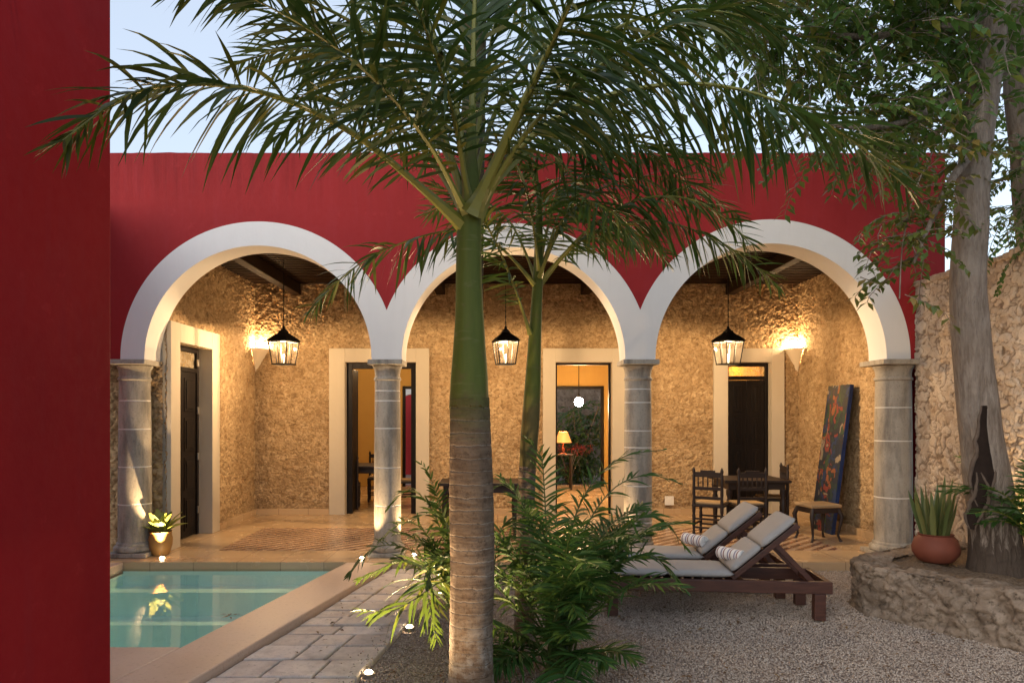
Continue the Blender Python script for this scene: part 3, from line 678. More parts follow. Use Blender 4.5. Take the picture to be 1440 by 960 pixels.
# floating debris on the water
mb = MB()
for k in range(9): a = rg.uniform(0, 6.28); c = P(317, 865, 6.34); mb.leaf((c.x+rg.uniform(-.09, .09), c.y+rg.uniform(-.04, .04), -.068), (math.cos(a), math.sin(a), 0), (0, 0, 1), .07, .02, 0, .03)
struct(mb.build('floating_leaves', M['dry_leaf']), 'stuff')

# ------------------------------------------------------------------ walls of the courtyard
mb = MB(); mb.box2((-2.70, .4, -.3), (-2.335, 4.36, 5.2)); mb.build('garden_wall', M['red_shaded'], bevel=.02)
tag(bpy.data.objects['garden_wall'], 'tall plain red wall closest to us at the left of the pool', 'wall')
mb = MB(); mb.box2((-5.1, .4, -.3), (-4.76, YF-.01, TOPZ-.6)); o = mb.build('courtyard_wall', M['red']); tag(o, 'red side wall behind the pool running up to the arcade', 'wall')
gw = thing('stone_wall', 'tall pale rubble stone garden wall right of the last column', 'wall', (4.98, 6.5, 0))
def top_edge(u, v): return 1.0
GWX = GX(1289, YF)
stone_grid('wall_face', M['garden_stone'], gw, (GWX, YF-.004, -.2), (0, -5.3, 0), (0, 0, 3.46), 460, 300, (-1, 0, 0), .15, .022, None, 2.2, .75)
nseg = 60; mb = MB()
for k in range(nseg):
    y0 = YF-.004-5.3*k/nseg; zt = 3.24+.04*noise.noise(Vector((k*.35, 1, 2))); mb.box2((GWX-.045, y0-5.3/nseg+.004, 3.2), (GWX+.34, y0, zt+.03))
mb.build('wall_coping', M['garden_stone'], gw, bevel=.015)
mb = MB(); mb.box2((GWX+.01, YF-5.3, -.2), (GWX+.32, YF-.005, 3.2)); mb.build('wall_core', M['garden_stone'], gw)

# raised bed
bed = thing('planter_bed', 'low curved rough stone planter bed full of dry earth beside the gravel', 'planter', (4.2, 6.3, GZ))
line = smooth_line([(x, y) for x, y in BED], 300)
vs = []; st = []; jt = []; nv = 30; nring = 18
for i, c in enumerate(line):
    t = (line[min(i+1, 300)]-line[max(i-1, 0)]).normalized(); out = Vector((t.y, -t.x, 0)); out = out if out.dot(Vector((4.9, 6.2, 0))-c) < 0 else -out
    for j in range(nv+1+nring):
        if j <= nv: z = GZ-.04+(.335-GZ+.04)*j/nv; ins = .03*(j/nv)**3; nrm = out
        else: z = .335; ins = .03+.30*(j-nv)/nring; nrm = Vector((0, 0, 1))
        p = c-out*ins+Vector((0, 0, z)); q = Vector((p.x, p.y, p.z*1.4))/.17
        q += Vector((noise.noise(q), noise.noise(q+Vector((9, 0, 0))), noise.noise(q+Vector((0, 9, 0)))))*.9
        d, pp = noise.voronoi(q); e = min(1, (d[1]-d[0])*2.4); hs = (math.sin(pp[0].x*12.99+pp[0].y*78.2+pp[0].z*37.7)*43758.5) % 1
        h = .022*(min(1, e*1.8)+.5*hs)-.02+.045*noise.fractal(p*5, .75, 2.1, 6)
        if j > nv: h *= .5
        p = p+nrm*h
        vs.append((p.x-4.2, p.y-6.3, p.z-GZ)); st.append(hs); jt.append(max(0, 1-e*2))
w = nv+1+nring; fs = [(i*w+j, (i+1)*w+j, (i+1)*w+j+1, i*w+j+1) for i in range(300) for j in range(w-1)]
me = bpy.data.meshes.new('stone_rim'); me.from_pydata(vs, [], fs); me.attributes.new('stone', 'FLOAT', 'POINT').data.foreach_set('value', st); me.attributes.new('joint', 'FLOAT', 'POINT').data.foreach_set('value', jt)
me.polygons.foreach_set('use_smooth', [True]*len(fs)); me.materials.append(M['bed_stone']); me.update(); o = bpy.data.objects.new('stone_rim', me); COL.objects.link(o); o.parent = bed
mb = MB(); c0 = Vector((4.5, 6.2, .31)); rings = []
for i, c in enumerate(line):
    t = (line[min(i+1, 300)]-line[max(i-1, 0)]).normalized(); out = Vector((t.y, -t.x, 0)); out = out if out.dot(Vector((4.9, 6.2, 0))-c) < 0 else -out
    e = c-out*.25
    rings.append([Vector((e.x+(4.96-e.x)*k/10, e.y+(6.1-e.y)*.0*k, .325+.05*noise.noise(Vector((e.x*3+k, e.y*3, 0)))*(k > 0))) for k in range(11)])
mb.quad_add([p for r in rings for p in r], [(i*11+j, (i+1)*11+j, (i+1)*11+j+1, i*11+j+1) for i in range(300) for j in range(10)])
mb.build('earth', M['earth'], bed, smooth=60)

# ------------------------------------------------------------------ palms
def taper(pts, rr, n):
    L = [0]
    for a, b in zip(pts, pts[1:]): L.append(L[-1]+(Vector(b)-Vector(a)).length)
    return np.interp(np.linspace(0, L[-1], n+1), L, rr)
def bez(pts, n): return smooth_line(pts, n)
def frond(name, parent, mats, pts, L, nleaf, W=.026, r0=.018, droop=.9, start=.18, lift=.25, jit=.15, seed=0, curl=1.0, seg=5, up=None, hang=0.0, plume=None):
    rg = random.Random(seed); mb = MB(); K = 28; line = bez(pts, K)
    rad = [r0*(1-.9*i/K)*(1+1.1*max(0, 1-i/4.0)**1.5)+.0015 for i in range(K+1)]
    mb.tube(line, rad, 6, 0)
    for i in range(nleaf):
        t = start+(1-start)*((i+.5)/nleaf); q = t*K; a = int(min(q, K-1)); f = q-a; p = line[a].lerp(line[a+1], f)
        T = (line[min(a+1, K)]-line[max(a-1, 0)]).normalized(); u = Vector((0, 0, 1)) if up is None else Vector(up)
        S = T.cross(u)
        if S.length < .15: S = T.cross(Vector((.3, .8, .2)))
        S.normalize(); Nn = S.cross(T)
        prof = min(1.0, .35+2.6*(t-start))*(1.0 if t < .6 else 1-.72*((t-.6)/.4)**1.3)
        for sg in (-1, 1):
            if rg.random() < .025: continue
            al = R(62-34*t)+rg.gauss(0, .10); li = lift+rg.gauss(0, jit)
            d = (T*math.cos(al)+S*sg*math.sin(al)+Nn*li+Vector((0, 0, -hang))).normalized()
            if plume:
                mu, sd = plume[0] if t < plume[2] else plume[1]; al = R((76-30*t) if t < plume[2] else (62-26*t))+rg.gauss(0, .10); be = R(rg.gauss(mu, sd)); d = (T*math.cos(al)+(S*sg*math.cos(be)+Nn*math.sin(be))*math.sin(al)).normalized()
            l = L*prof*rg.uniform(.86, 1.08); w = W*(.7+.5*prof)*rg.uniform(.85, 1.1)
            if rg.random() < .05: l *= .6
            cur = p+d*rad[a]*.5; side = d.cross(Nn); side = side.normalized() if side.length > .01 else S
            tw = rg.gauss(0, .5); side = (side*math.cos(tw)+d.cross(side)*math.sin(tw)).normalized()
            vs = []; st = l/seg
            for k in range(seg+1):
                u_ = k/seg; ww = w*(.55+.9*u_ if u_ < .5 else 1.0*(1-(u_-.5)/.5*.97))
                if k == 0: ww = w*.45
                vs += [cur-side*ww/2, cur+side*ww/2]
                d = (d+Vector((0, 0, -1))*droop*st*(1.2+2.2*u_)*curl+Vector((rg.gauss(0, .03), rg.gauss(0, .03), 0))).normalized()
                side = (side-d*side.dot(d)).normalized(); cur = cur+d*st
            mb.quad_add(vs, [(2*k, 2*k+1, 2*k+3, 2*k+2) for k in range(seg)], 1)
    return mb.build(name, mats, parent)

def img_pts(l): return [P(*q) for q in l]
# --- tall palm in front
Yp = 4.4
palm = thing('palm_tree', 'tallest palm with ringed grey brown trunk closest to us', 'palm tree', (GX(663, Yp), Yp, GZ))
def profile(pts, yy):       # (px centre, width px, py) -> trunk rings
    return [P(c, y, yy) for c, w, y in pts], [w*yy/F/2 for c, w, y in pts]
tp = [(664, 74, 1010), (663, 66, 970), (663, 62, 930), (663, 61, 880), (664, 62, 820), (664, 63, 760), (663, 62, 700), (662, 60, 640), (661, 57, 590), (660, 55, 560)]
pp, rr = profile(tp, Yp); q = smooth_line([(*p,) for p in pp], 60); rq = taper(pp, rr, 60)
mb = MB()
rq2 = [r*(1+.012*math.sin(2*math.pi*(p.z*13))) for r, p in zip(rq, q)]
mb.tube(q, rq2, 36, 0, wob=.035); mb.build('trunk', M['palm_bark'], palm, smooth=70)
tp = [(660, 54, 564), (660, 51, 530), (660, 45, 490), (660, 39, 440), (659, 36, 390), (659, 35, 340), (660, 33, 300), (661, 27, 260), (662, 17, 215), (664, 10, 150)]
pp, rr = profile(tp, Yp); q = smooth_line([(*p,) for p in pp], 40); rq = taper(pp, rr, 40)
mb = MB(); rq[0] *= 1.035; rq[1] *= 1.02; mb.tube(q, list(rq), 60, 0, wob=.05, seed=3)
for j in range(60):                                      # ragged lower edge of the sheath
    x, y, z = mb.v[j]; a = math.atan2(y-Yp, x-q[0].x); mb.v[j] = (x, y, z-.035+.045*noise.fractal(Vector((math.cos(a)*2.2, math.sin(a)*2.2, 3)), .7, 2, 4))
mb.build('crownshaft', M['crownshaft'], palm, smooth=70)
FR = [
 ([(652, 318, 4.38), (590, 262, 4.3), (500, 190, 4.2), (400, 140, 4.1), (300, 119, 3.95), (190, 130, 3.7), (88, 198, 3.35)], .60, 74, dict(r0=.024, droop=.55, plume=((-22, 38), (-8, 38), .6))),
 ([(668, 312, 4.42), (715, 225, 4.45), (800, 155, 4.45), (900, 124, 4.45), (1000, 119, 4.45), (1100, 145, 4.45), (1200, 198, 4.45), (1290, 278, 4.45)], .68, 84, dict(r0=.022, droop=.55, plume=((-62, 14), (5, 34), .68))),
 ([(664, 300, 4.33), (715, 190, 4.15), (765, 85, 3.9), (812, -20, 3.6), (850, -110, 3.3)], .72, 56, dict(r0=.036, start=.36, droop=.55, plume=((-45, 28), (-15, 35), .7))),
 ([(655, 290, 4.42), (612, 160, 4.4), (540, 65, 4.3), (450, 8, 4.2), (350, -25, 4.1), (240, -15, 4.0)], .60, 66, dict(droop=.55, plume=((-22, 38), (-8, 38), .6))),
 ([(660, 280, 4.45), (640, 140, 4.6), (600, 30, 4.75), (540, -50, 4.9), (470, -90, 5.0)], .58, 60, dict(droop=.55, plume=((-22, 38), (-8, 38), .6))),
 ([(668, 290, 4.46), (735, 150, 4.7), (830, 60, 4.9), (950, 15, 5.1), (1080, 35, 5.25), (1180, 110, 5.35)], .62, 70, dict(droop=.55, plume=((-45, 28), (-15, 35), .7))),
 ([(654, 300, 4.5), (590, 205, 4.8), (520, 160, 5.1), (450, 155, 5.4), (385, 195, 5.6)], .52, 56, dict(droop=.55, plume=((-22, 38), (-8, 38), .6))),
 ([(670, 290, 4.5), (755, 205, 4.9), (850, 190, 5.2), (930, 225, 5.5), (985, 290, 5.7)], .52, 56, dict(droop=.55, plume=((-22, 38), (-8, 38), .6))),
 ([(655, 300, 4.36), (605, 205, 4.05), (530, 115, 3.75), (440, 45, 3.5), (340, -10, 3.3)], .50, 56, dict(droop=.55, plume=((-22, 38), (-8, 38), .6))),
 ([(668, 300, 4.36), (750, 175, 4.15), (870, 75, 3.95), (1000, 15, 3.8), (1130, -15, 3.7)], .58, 66, dict(droop=.55, plume=((-45, 28), (-15, 35), .7))),
 ([(660, 270, 4.46), (680, 130, 4.6), (700, 20, 4.8), (740, -60, 5.0)], .56, 50, dict(droop=.55, plume=((-22, 38), (-8, 38), .6))),
 ([(662, 270, 4.40), (665, 120, 4.42), (668, -10, 4.42), (672, -130, 4.42)], .40, 44, dict(lift=.05, start=.3, r0=.028)),
 ([(660, 290, 4.5), (630, 210, 4.9), (590, 150, 5.3), (540, 120, 5.6), (490, 130, 5.9)], .48, 50, dict(droop=.55, plume=((-22, 38), (-8, 38), .6))),
 ([(664, 290, 4.52), (720, 190, 5.0), (790, 120, 5.4), (870, 95, 5.8), (950, 110, 6.1)], .52, 52, dict(droop=.55, plume=((-22, 38), (-8, 38), .6))),
 ([(658, 280, 4.36), (640, 170, 4.1), (610, 70, 3.85), (570, -20, 3.6), (520, -90, 3.4)], .55, 54, dict(droop=.55, plume=((-22, 38), (-8, 38), .6))),
 ([(660, 285, 4.5), (700, 150, 4.75), (770, 60, 5.0), (860, 5, 5.2), (980, -10, 5.4), (1080, 20, 5.5)], .58, 62, dict(droop=.55, plume=((-22, 38), (-8, 38), .6))),
 ([(657, 285, 4.48), (600, 170, 4.7), (510, 95, 4.9), (410, 70, 5.1), (320, 95, 5.3)], .52, 60, dict(droop=.55, plume=((-22, 38), (-8, 38), .6))),
]
for k, (pts, L, n, kw) in enumerate(FR): frond('frond', palm, [M['rachis'], M['palm_leaf']], img_pts(pts), L, int(n*1.1), seed=k+1, W=kw.pop('W', .026), **kw)

# --- slim palm behind it
Y2 = 5.7
palm2 = thing('palm_tree', 'slim younger palm with green stem growing just behind the tall palm', 'palm tree', (GX(742, Y2), Y2, GZ))
pp, rr = profile([(738, 30, 905), (738, 27, 800), (740, 25, 700), (742, 24, 655)], Y2); mb = MB(); q = smooth_line([(*p,) for p in pp], 30)
mb.tube(q, list(np.interp(np.linspace(0, 1, 31), np.linspace(0, 1, 4), rr)), 20, 0, wob=.04); mb.build('trunk', M['palm_bark'], palm2, smooth=70)
pp, rr = profile([(742, 24, 658), (744, 25, 620), (748, 23, 560), (751, 19, 500), (754, 16, 440), (757, 14, 380), (758, 10, 320), (758, 6, 260)], Y2); mb = MB(); q = smooth_line([(*p,) for p in pp], 30)
mb.tube(q, list(np.interp(np.linspace(0, 1, 31), np.linspace(0, 1, 8), rr)), 20, 0, wob=.04); mb.build('crownshaft', M['crownshaft'], palm2, smooth=70)
FR2 = [
 ([(752, 400, 5.68), (700, 345, 5.6), (640, 325, 5.5), (570, 340, 5.4), (500, 375, 5.35), (432, 440, 5.3)], .40, 62),
 ([(760, 400, 5.72), (815, 340, 5.7), (890, 312, 5.65), (960, 318, 5.6), (1030, 350, 5.6), (1098, 405, 5.6)], .42, 64),
 ([(760, 380, 5.72), (810, 290, 5.8), (890, 250, 5.9), (970, 258, 6.0), (1040, 305, 6.1)], .44, 60),
 ([(746, 470, 5.66), (722, 400, 5.5), (694, 335, 5.3), (660, 285, 5.1), (610, 260, 4.9)], .42, 54),
 ([(757, 370, 5.7), (758, 270, 5.75), (735, 170, 5.8), (690, 95, 5.9)], .44, 54),
 ([(759, 370, 5.7), (790, 250, 5.6), (840, 170, 5.5), (910, 130, 5.4)], .44, 56),
 ([(759, 390, 5.64), (785, 320, 5.4), (820, 285, 5.2), (862, 300, 5.0), (890, 345, 4.9)], .42, 54),
 ([(757, 390, 5.75), (760, 320, 6.0), (775, 270, 6.3), (800, 265, 6.6), (820, 300, 6.9)], .44, 54),
 ([(753, 390, 5.75), (715, 310, 6.0), (660, 280, 6.3), (600, 300, 6.6)], .44, 54),
 ([(760, 395, 5.7), (825, 325, 5.6), (900, 280, 5.5), (985, 285, 5.4), (1060, 345, 5.35)], .46, 60),
 ([(760, 385, 5.7), (800, 270, 5.75), (860, 215, 5.8), (940, 205, 5.85), (1010, 245, 5.9)], .46, 58),
 ([(758, 380, 5.66), (745, 290, 5.4), (722, 230, 5.15), (690, 215, 4.95)], .42, 50),
 ([(760, 400, 5.72), (800, 350, 5.95), (850, 320, 6.2), (900, 330, 6.4), (940, 370, 6.6)], .42, 54),
]
for k, (pts, L, n) in enumerate(FR2): frond('frond', palm2, [M['rachis'], M['palm_leaf_b']], img_pts(pts), L, n, seed=50+k, W=.021, r0=.011, droop=.7, plume=((-40, 30), (-15, 35), .7))

# --- taller palm behind, only its stem and the lowest fronds reach the picture
Y3 = 7.0
palm3 = thing('palm_tree', 'taller palm whose dark slender stem rises straight up behind the crown of the nearest palm', 'palm tree', (GX(660, Y3), Y3, GZ))
q = smooth_line([(*P(px, py, Y3),) for px, py in ((657, 842), (659, 500), (664, 250), (668, 60), (670, -40))], 50)
mb = MB(); mb.tube(q, list(np.linspace(.15, .105, 51)), 20, 0, wob=.04, seed=9); mb.build('trunk', M['palm_bark_dark'], palm3, smooth=70)
q = smooth_line([(*P(px, py, Y3),) for px, py in ((670, -38), (671, -120), (672, -200), (672, -260))], 20)
mb = MB(); mb.tube(q, [.115+.02*math.sin(math.pi*k/20)-.07*(k/20)**2 for k in range(21)], 20, 0); mb.build('crownshaft', M['crownshaft'], palm3, smooth=70)
FR3 = [([(672, -190), (620, -230), (540, -200), (460, -110), (410, 0)], 6.6), ([(672, -190), (610, -210), (550, -130), (520, -20), (515, 70)], 6.2), ([(672, -190), (720, -240), (800, -210), (880, -120), (930, 0)], 6.8), ([(672, -190), (740, -210), (800, -120), (840, -10), (850, 90)], 6.3),
       ([(672, -200), (690, -230), (720, -150), (740, -30), (745, 80)], 6.0), ([(672, -200), (650, -230), (620, -140), (600, -20), (595, 80)], 7.6), ([(672, -190), (760, -260), (880, -240), (1000, -140), (1080, -10)], 7.3)]
for k, (pts, ye) in enumerate(FR3): frond('frond', palm3, [M['rachis_dark'], M['palm_leaf']], [P(px, py, Y3+(ye-Y3)*i/(len(pts)-1)) for i, (px, py) in enumerate(pts)], .62, 64, seed=80+k, W=.030, r0=.022, droop=.6, plume=((-35, 32), (-10, 35), .7))

# --- clumping palms: many canes from one root
def clump(name, label, base, specs, mats, W=.02, nleaf=30, seed=0, r0=.008):
    t = thing(name, label, 'palm', base); b = Vector(base); rg = random.Random(seed)
    for k, s in enumerate(specs):
        if len(s) == 5:
            az, ln, el, bend, L = s; p = b+Vector((rg.uniform(-.09, .09), rg.uniform(-.09, .09), 0)); pts = [p]; d = Vector((math.cos(az)*math.cos(el), math.sin(az)*math.cos(el), math.sin(el)))
            for j in range(6): p = p+d*ln/6; pts.append(p); hv = Vector((math.cos(az), math.sin(az), 0)); d = (d+Vector((0, 0, -bend*(.3+j*.25)))+hv*bend*.35).normalized()
        else: pts, L = s
        frond('frond', t, mats, pts, L, nleaf, seed=seed*100+k, W=W, r0=r0, start=.3, droop=1.3, plume=((10, 14), (4, 14), .8))
    return t
Ya = 5.05; ab = (GX(785, Ya), Ya, GZ); rg = random.Random(21); sp = []
for k in range(30):
    az = rg.uniform(0, 6.28); sp.append((az, rg.uniform(.95, 1.5), rg.uniform(1.05, 1.48), rg.uniform(.16, .38), rg.uniform(.25, .34)))
for k in range(12): sp.append((rg.uniform(3.3, 6.1), rg.uniform(.6, .9), rg.uniform(.5, 1.0), rg.uniform(.2, .3), rg.uniform(.2, .28)))
A0 = Vector(ab)
def ip(l): return [A0+Vector((rg.uniform(-.06, .06), 0, 0))]+[P(*q) for q in l]
sp += [(ip([(800, 800, 5.1), (850, 700, 5.2), (905, 668, 5.25), (960, 680, 5.3)]), .24), (ip([(810, 820, 5.1), (870, 745, 5.2), (920, 725, 5.25), (970, 775, 5.3)]), .26), (ip([(790, 800, 5.1), (820, 700, 5.15), (870, 645, 5.2), (935, 632, 5.25)]), .22), (ip([(760, 800, 5.0), (735, 710, 5.0), (712, 680, 5.0), (690, 690, 5.0)]), .25), (ip([(770, 780, 5.0), (765, 680, 5.0), (760, 640, 4.95), (740, 615, 4.9)]), .24), (ip([(815, 860, 5.0), (860, 800, 5.0), (915, 780, 5.0), (965, 830, 5.0)]), .22)]
clump('areca_palm', 'bushy dark green many stemmed palm clump right of the tall palm trunk', ab, sp, [M['rachis_dark'], M['areca_leaf']], .019, 34, 2)
Yl = 6.7; lb = Vector((GX(645, Yl), Yl, GZ)); rg = random.Random(5); sp = []
for k in range(9): sp.append((rg.uniform(1.5, 4.8), rg.uniform(.7, 1.1), rg.uniform(.9, 1.4), rg.uniform(.12, .25), rg.uniform(.22, .3)))
sp += [([lb, P(625, 760, 6.75), P(600, 705, 6.8), P(572, 690, 6.8), P(545, 715, 6.8)], .26), ([lb, P(620, 790, 6.7), P(595, 745, 6.7), P(565, 735, 6.7), P(530, 765, 6.7)], .24), ([lb, P(610, 800, 6.6), P(570, 770, 6.5), P(525, 770, 6.4), P(490, 810, 6.3)], .24), ([lb, P(632, 760, 6.75), P(612, 690, 6.85), P(600, 660, 6.9), P(588, 650, 6.95)], .2)]
clump('areca_palm', 'small bright green palm clump lit beside the path near the second column', tuple(lb), sp, [M['rachis'], M['palm_leaf_b']], .024, 26, 3)
Yl = 5.35; lb = Vector((GX(668, Yl), Yl, GZ)); sp = [([lb, P(645, 840, 5.2), P(622, 818, 5.0), P(590, 838, 4.85), P(552, 858, 4.75), P(512, 858, 4.68)], .42), ([lb, P(652, 830, 5.2), P(628, 795, 5.05), P(598, 808, 4.95), P(604, 850, 4.85), P(614, 900, 4.8)], .30), ([lb, P(640, 850, 5.3), P(605, 800, 5.2), P(560, 790, 5.1), P(505, 815, 5.0)], .24), ([lb, P(690, 830, 5.4), P(700, 760, 5.45), P(712, 735, 5.5), P(735, 750, 5.5)], .25), ([lb, P(650, 800, 5.4), P(630, 740, 5.5), P(610, 720, 5.55), P(580, 730, 5.6)], .25)]
clump('areca_palm', 'sparse seedling palm with drooping fronds over the paving behind the tall trunk', tuple(lb), sp, [M['rachis_dark'], M['palm_leaf']], .022, 24, 4)
Yl = 6.1; lb = Vector((GX(1492, Yl), Yl, .33)); rg = random.Random(8); sp = []
for k in range(16): sp.append((rg.uniform(2.2, 4.8), rg.uniform(.8, 1.25), rg.uniform(1.05, 1.45), rg.uniform(.15, .3), rg.uniform(.25, .35)))
clump('areca_palm', 'palm clump in the raised bed leaning in at the right behind the tree', tuple(lb), sp, [M['rachis'], M['areca_leaf']], .022, 24, 6)

# ------------------------------------------------------------------ trees of the raised bed
Yt = 6.35
tree = thing('tree', 'leaning tree with pale smooth trunk and a dark rotten hollow in the raised bed', 'tree', (GX(1400, Yt), Yt, .30))
tp = [(1402, 84, 812), (1400, 70, 785), (1395, 60, 720), (1386, 58, 660), (1378, 54, 600), (1370, 50, 530), (1363, 48, 450), (1362, 45, 380), (1366, 43, 290), (1374, 41, 200), (1388, 40, 90), (1402, 39, -20), (1412, 34, -150), (1420, 26, -320)]
pp, rr = profile(tp, Yt); q = smooth_line([(*p,) for p in pp], 80); rq = taper(pp, rr, 80)
mb = MB(); mb.tube(q, list(rq), 40, 0, wob=.09, seed=2); mb.build('trunk', M['bark'], tree, smooth=70)
HOLES = []
mb = MB()                                                # the rotten hollow: a lens shaped scar set into the front of the trunk
for (c, y0, y1, wd) in ((1386, 570, 712, 33), (1377, 664, 745, 15)):
    n = 40; vs = []
    for k in range(n+1):
        t = k/n; py = y0+(y1-y0)*t; hw = wd/2*math.sin(math.pi*min(max(t, .02), .98))**.6*(1+.5*noise.fractal(Vector((t*5, c, 0)), .8, 2, 4))+1.0; cx = c+5*math.sin(t*5)
        for a in (-1, -.5, 0, .5, 1): p = P(cx+a*hw, py, Yt-.19); tx = np.interp(py, [600, 660, 720, 780], [1378, 1386, 1394, 1400]); rt = np.interp(py, [600, 660, 720, 780], [27, 29, 30, 35])*Yt/F+.014; dx = (cx+a*hw-tx)*Yt/F; vs.append((p.x, Yt-math.sqrt(max(.0004, rt*rt-dx*dx)), p.z))
    HOLES.append(list(vs)); mb.quad_add([(v_[0], v_[1]+(.03 if i_ % 5 == 2 else .012 if i_ % 5 in (1, 3) else 0)*0, v_[2]) for i_, v_ in enumerate(vs)], [(k*5+j, k*5+j+1, (k+1)*5+j+1, (k+1)*5+j) for k in range(n) for j in range(4)])
mb.build('hollow', M['hollow'], tree, smooth=60)
mb = MB()
for h in HOLES:
    for sd in (0, 4): mb.tube([Vector(h[k*5+sd])+Vector((0, .004, 0)) for k in range(0, 41, 2)], [.006+.012*math.sin(math.pi*k/20)*(1+.5*noise.noise(Vector((k*.7, sd, 1)))) for k in range(21)], 8, 0)
mb.build('bark_lip', M['rot_edge'], tree, smooth=70)
def branch(mb, pts, r0, r1, n=8): l = smooth_line(pts, 16); mb.tube(l, list(np.linspace(r0, r1, 17)), n, 0, wob=.1); return l
BR = [[(1372, 112, 6.3), (1325, 142, 6.2), (1270, 172, 6.0), (1200, 180, 5.9), (1130, 165, 5.8)], [(1388, 30, 6.35), (1300, 42, 6.3), (1220, 52, 6.2), (1130, 50, 6.1), (1030, 70, 6.0)],
      [(1400, 10, 6.35), (1330, -60, 6.0), (1240, -110, 5.6), (1120, -120, 5.3)], [(1372, 210, 6.3), (1340, 250, 6.0), (1310, 310, 5.8), (1285, 370, 5.7)], [(1405, -40, 6.35), (1440, -110, 6.6), (1480, -160, 6.9)],
      [(1380, 150, 6.4), (1330, 180, 7.0), (1270, 200, 7.6), (1200, 190, 8.0)], [(1395, 40, 6.4), (1350, 0, 7.2), (1260, -30, 7.8), (1100, -20, 8.2), (960, 20, 8.4)]]
mb = MB(); lines = []
for b in BR: lines.append(branch(mb, img_pts(b), .045, .010))
mb.build('branch', M['bark'], tree, smooth=70)
def leaf_cloud(mb, rg, c, rad, n, L, m=0, hang=.5):
    for _ in range(n):
        v = Vector((rg.gauss(0, 1), rg.gauss(0, 1), rg.gauss(0, 1))); v = v.normalized()*rg.random()**.5
        p = Vector(c)+Vector((v.x*rad[0], v.y*rad[1], v.z*rad[2]))
        d = Vector((rg.uniform(-1, 1), rg.uniform(-1, 1), rg.uniform(-.8-hang, .3))); l = L*rg.uniform(.6, 1.2)
        mb.leaf(p, d, (rg.uniform(-.8, .8), rg.uniform(-.8, .8), 1), l, l*.42, m, .2)
def sprays(mb, rg, line, n, rad, L, nl=(10, 18), m=0, zmin=-9):
    """leafy twigs hanging off a limb, leaves in pairs along each twig"""
    for _ in range(n):
        t = rg.uniform(.15, 1); p = line[int(t*(len(line)-1))]+Vector((rg.gauss(0, .25), rg.gauss(0, .25), rg.gauss(0, .18)))*rad
        d = Vector((rg.uniform(-1, 1), rg.uniform(-1, 1), rg.uniform(-.6, .5))).normalized(); k = rg.randint(*nl); st = L*.55
        if p.z < zmin+.25: continue
        tw = [p]
        for j in range(k):
            if p.z < zmin: break
            p = p+d*st; tw.append(p); d = (d+Vector((rg.gauss(0, .12), rg.gauss(0, .12), -.10))).normalized()
            s = d.cross(Vector((0, 0, 1))); s = s.normalized() if s.length > .05 else Vector((1, 0, 0))
            for sg in (-1, 1):
                if rg.random() < .12: continue
                l = L*rg.uniform(.75, 1.2); mb.leaf(p, d*.5+s*sg+Vector((0, 0, rg.uniform(-.7, .1))), (rg.uniform(-.4, .4), rg.uniform(-.4, .4), 1), l, l*.48, m, .15)
        mb.tube(tw[::3]+[tw[-1]], .0035, 4, 1, cap=False)
rg = random.Random(31); mb = MB()
for li_, (ln, n) in enumerate(zip(lines, (90, 150, 120, 0, 40, 130, 170))): sprays(mb, rg, ln, n, 1.05, .115, (7, 12), zmin=3.75 if li_ < 5 else 4.3)
mb.build('crown', [M['tree_leaf'], M['bark']], tree)
mb = MB(); sprays(mb, rg, lines[3], 30, .45, .10, (5, 8)); sprays(mb, rg, img_line := smooth_line(img_pts([(1330, 180, 6.0), (1290, 260, 5.9), (1270, 340, 5.8), (1265, 420, 5.75)]), 16), 34, .5, .10, (5, 8))
mb.tube(img_line, .006, 5, 1); mb.build('hanging_spray', [M['vine_leaf'], M['bark']], tree)
t2 = thing('tree', 'grey furrowed tree trunk at the far right behind the leaning tree', 'tree', (GX(1448, 6.9), 6.9, .3))
pp, rr = profile([(1500, 80, 790), (1490, 62, 650), (1474, 52, 500), (1458, 44, 350), (1444, 40, 230), (1432, 38, 80), (1430, 34, -60), (1440, 28, -250)], 6.9); q = smooth_line([(*p,) for p in pp], 50); mb = MB()
mb.tube(q, list(taper(pp, rr, 50)), 24, 0, wob=.16, seed=5); mb.build('trunk', M['bark'], t2, smooth=70)
mb = MB(); mb2 = MB()
for b in ([(1430, 60, 6.9), (1400, 0, 7.2), (1330, -40, 7.6), (1230, -20, 8.0)], [(1436, 200, 6.8), (1450, 260, 6.6), (1455, 330, 6.4)], [(1430, 10, 6.9), (1470, -60, 7.2), (1540, -80, 7.5)]):
    l = branch(mb2, img_pts(b), .04, .01); sprays(mb, rg, l, 34, .9, .075)
sprays(mb, rg, smooth_line(img_pts([(1425, 130, 6.8), (1432, 220, 6.6), (1425, 320, 6.4)]), 16), 16, .45, .08)
mb2.build('branch', M['bark'], t2, smooth=70); mb.build('crown', [M['tree_leaf'], M['bark']], t2)
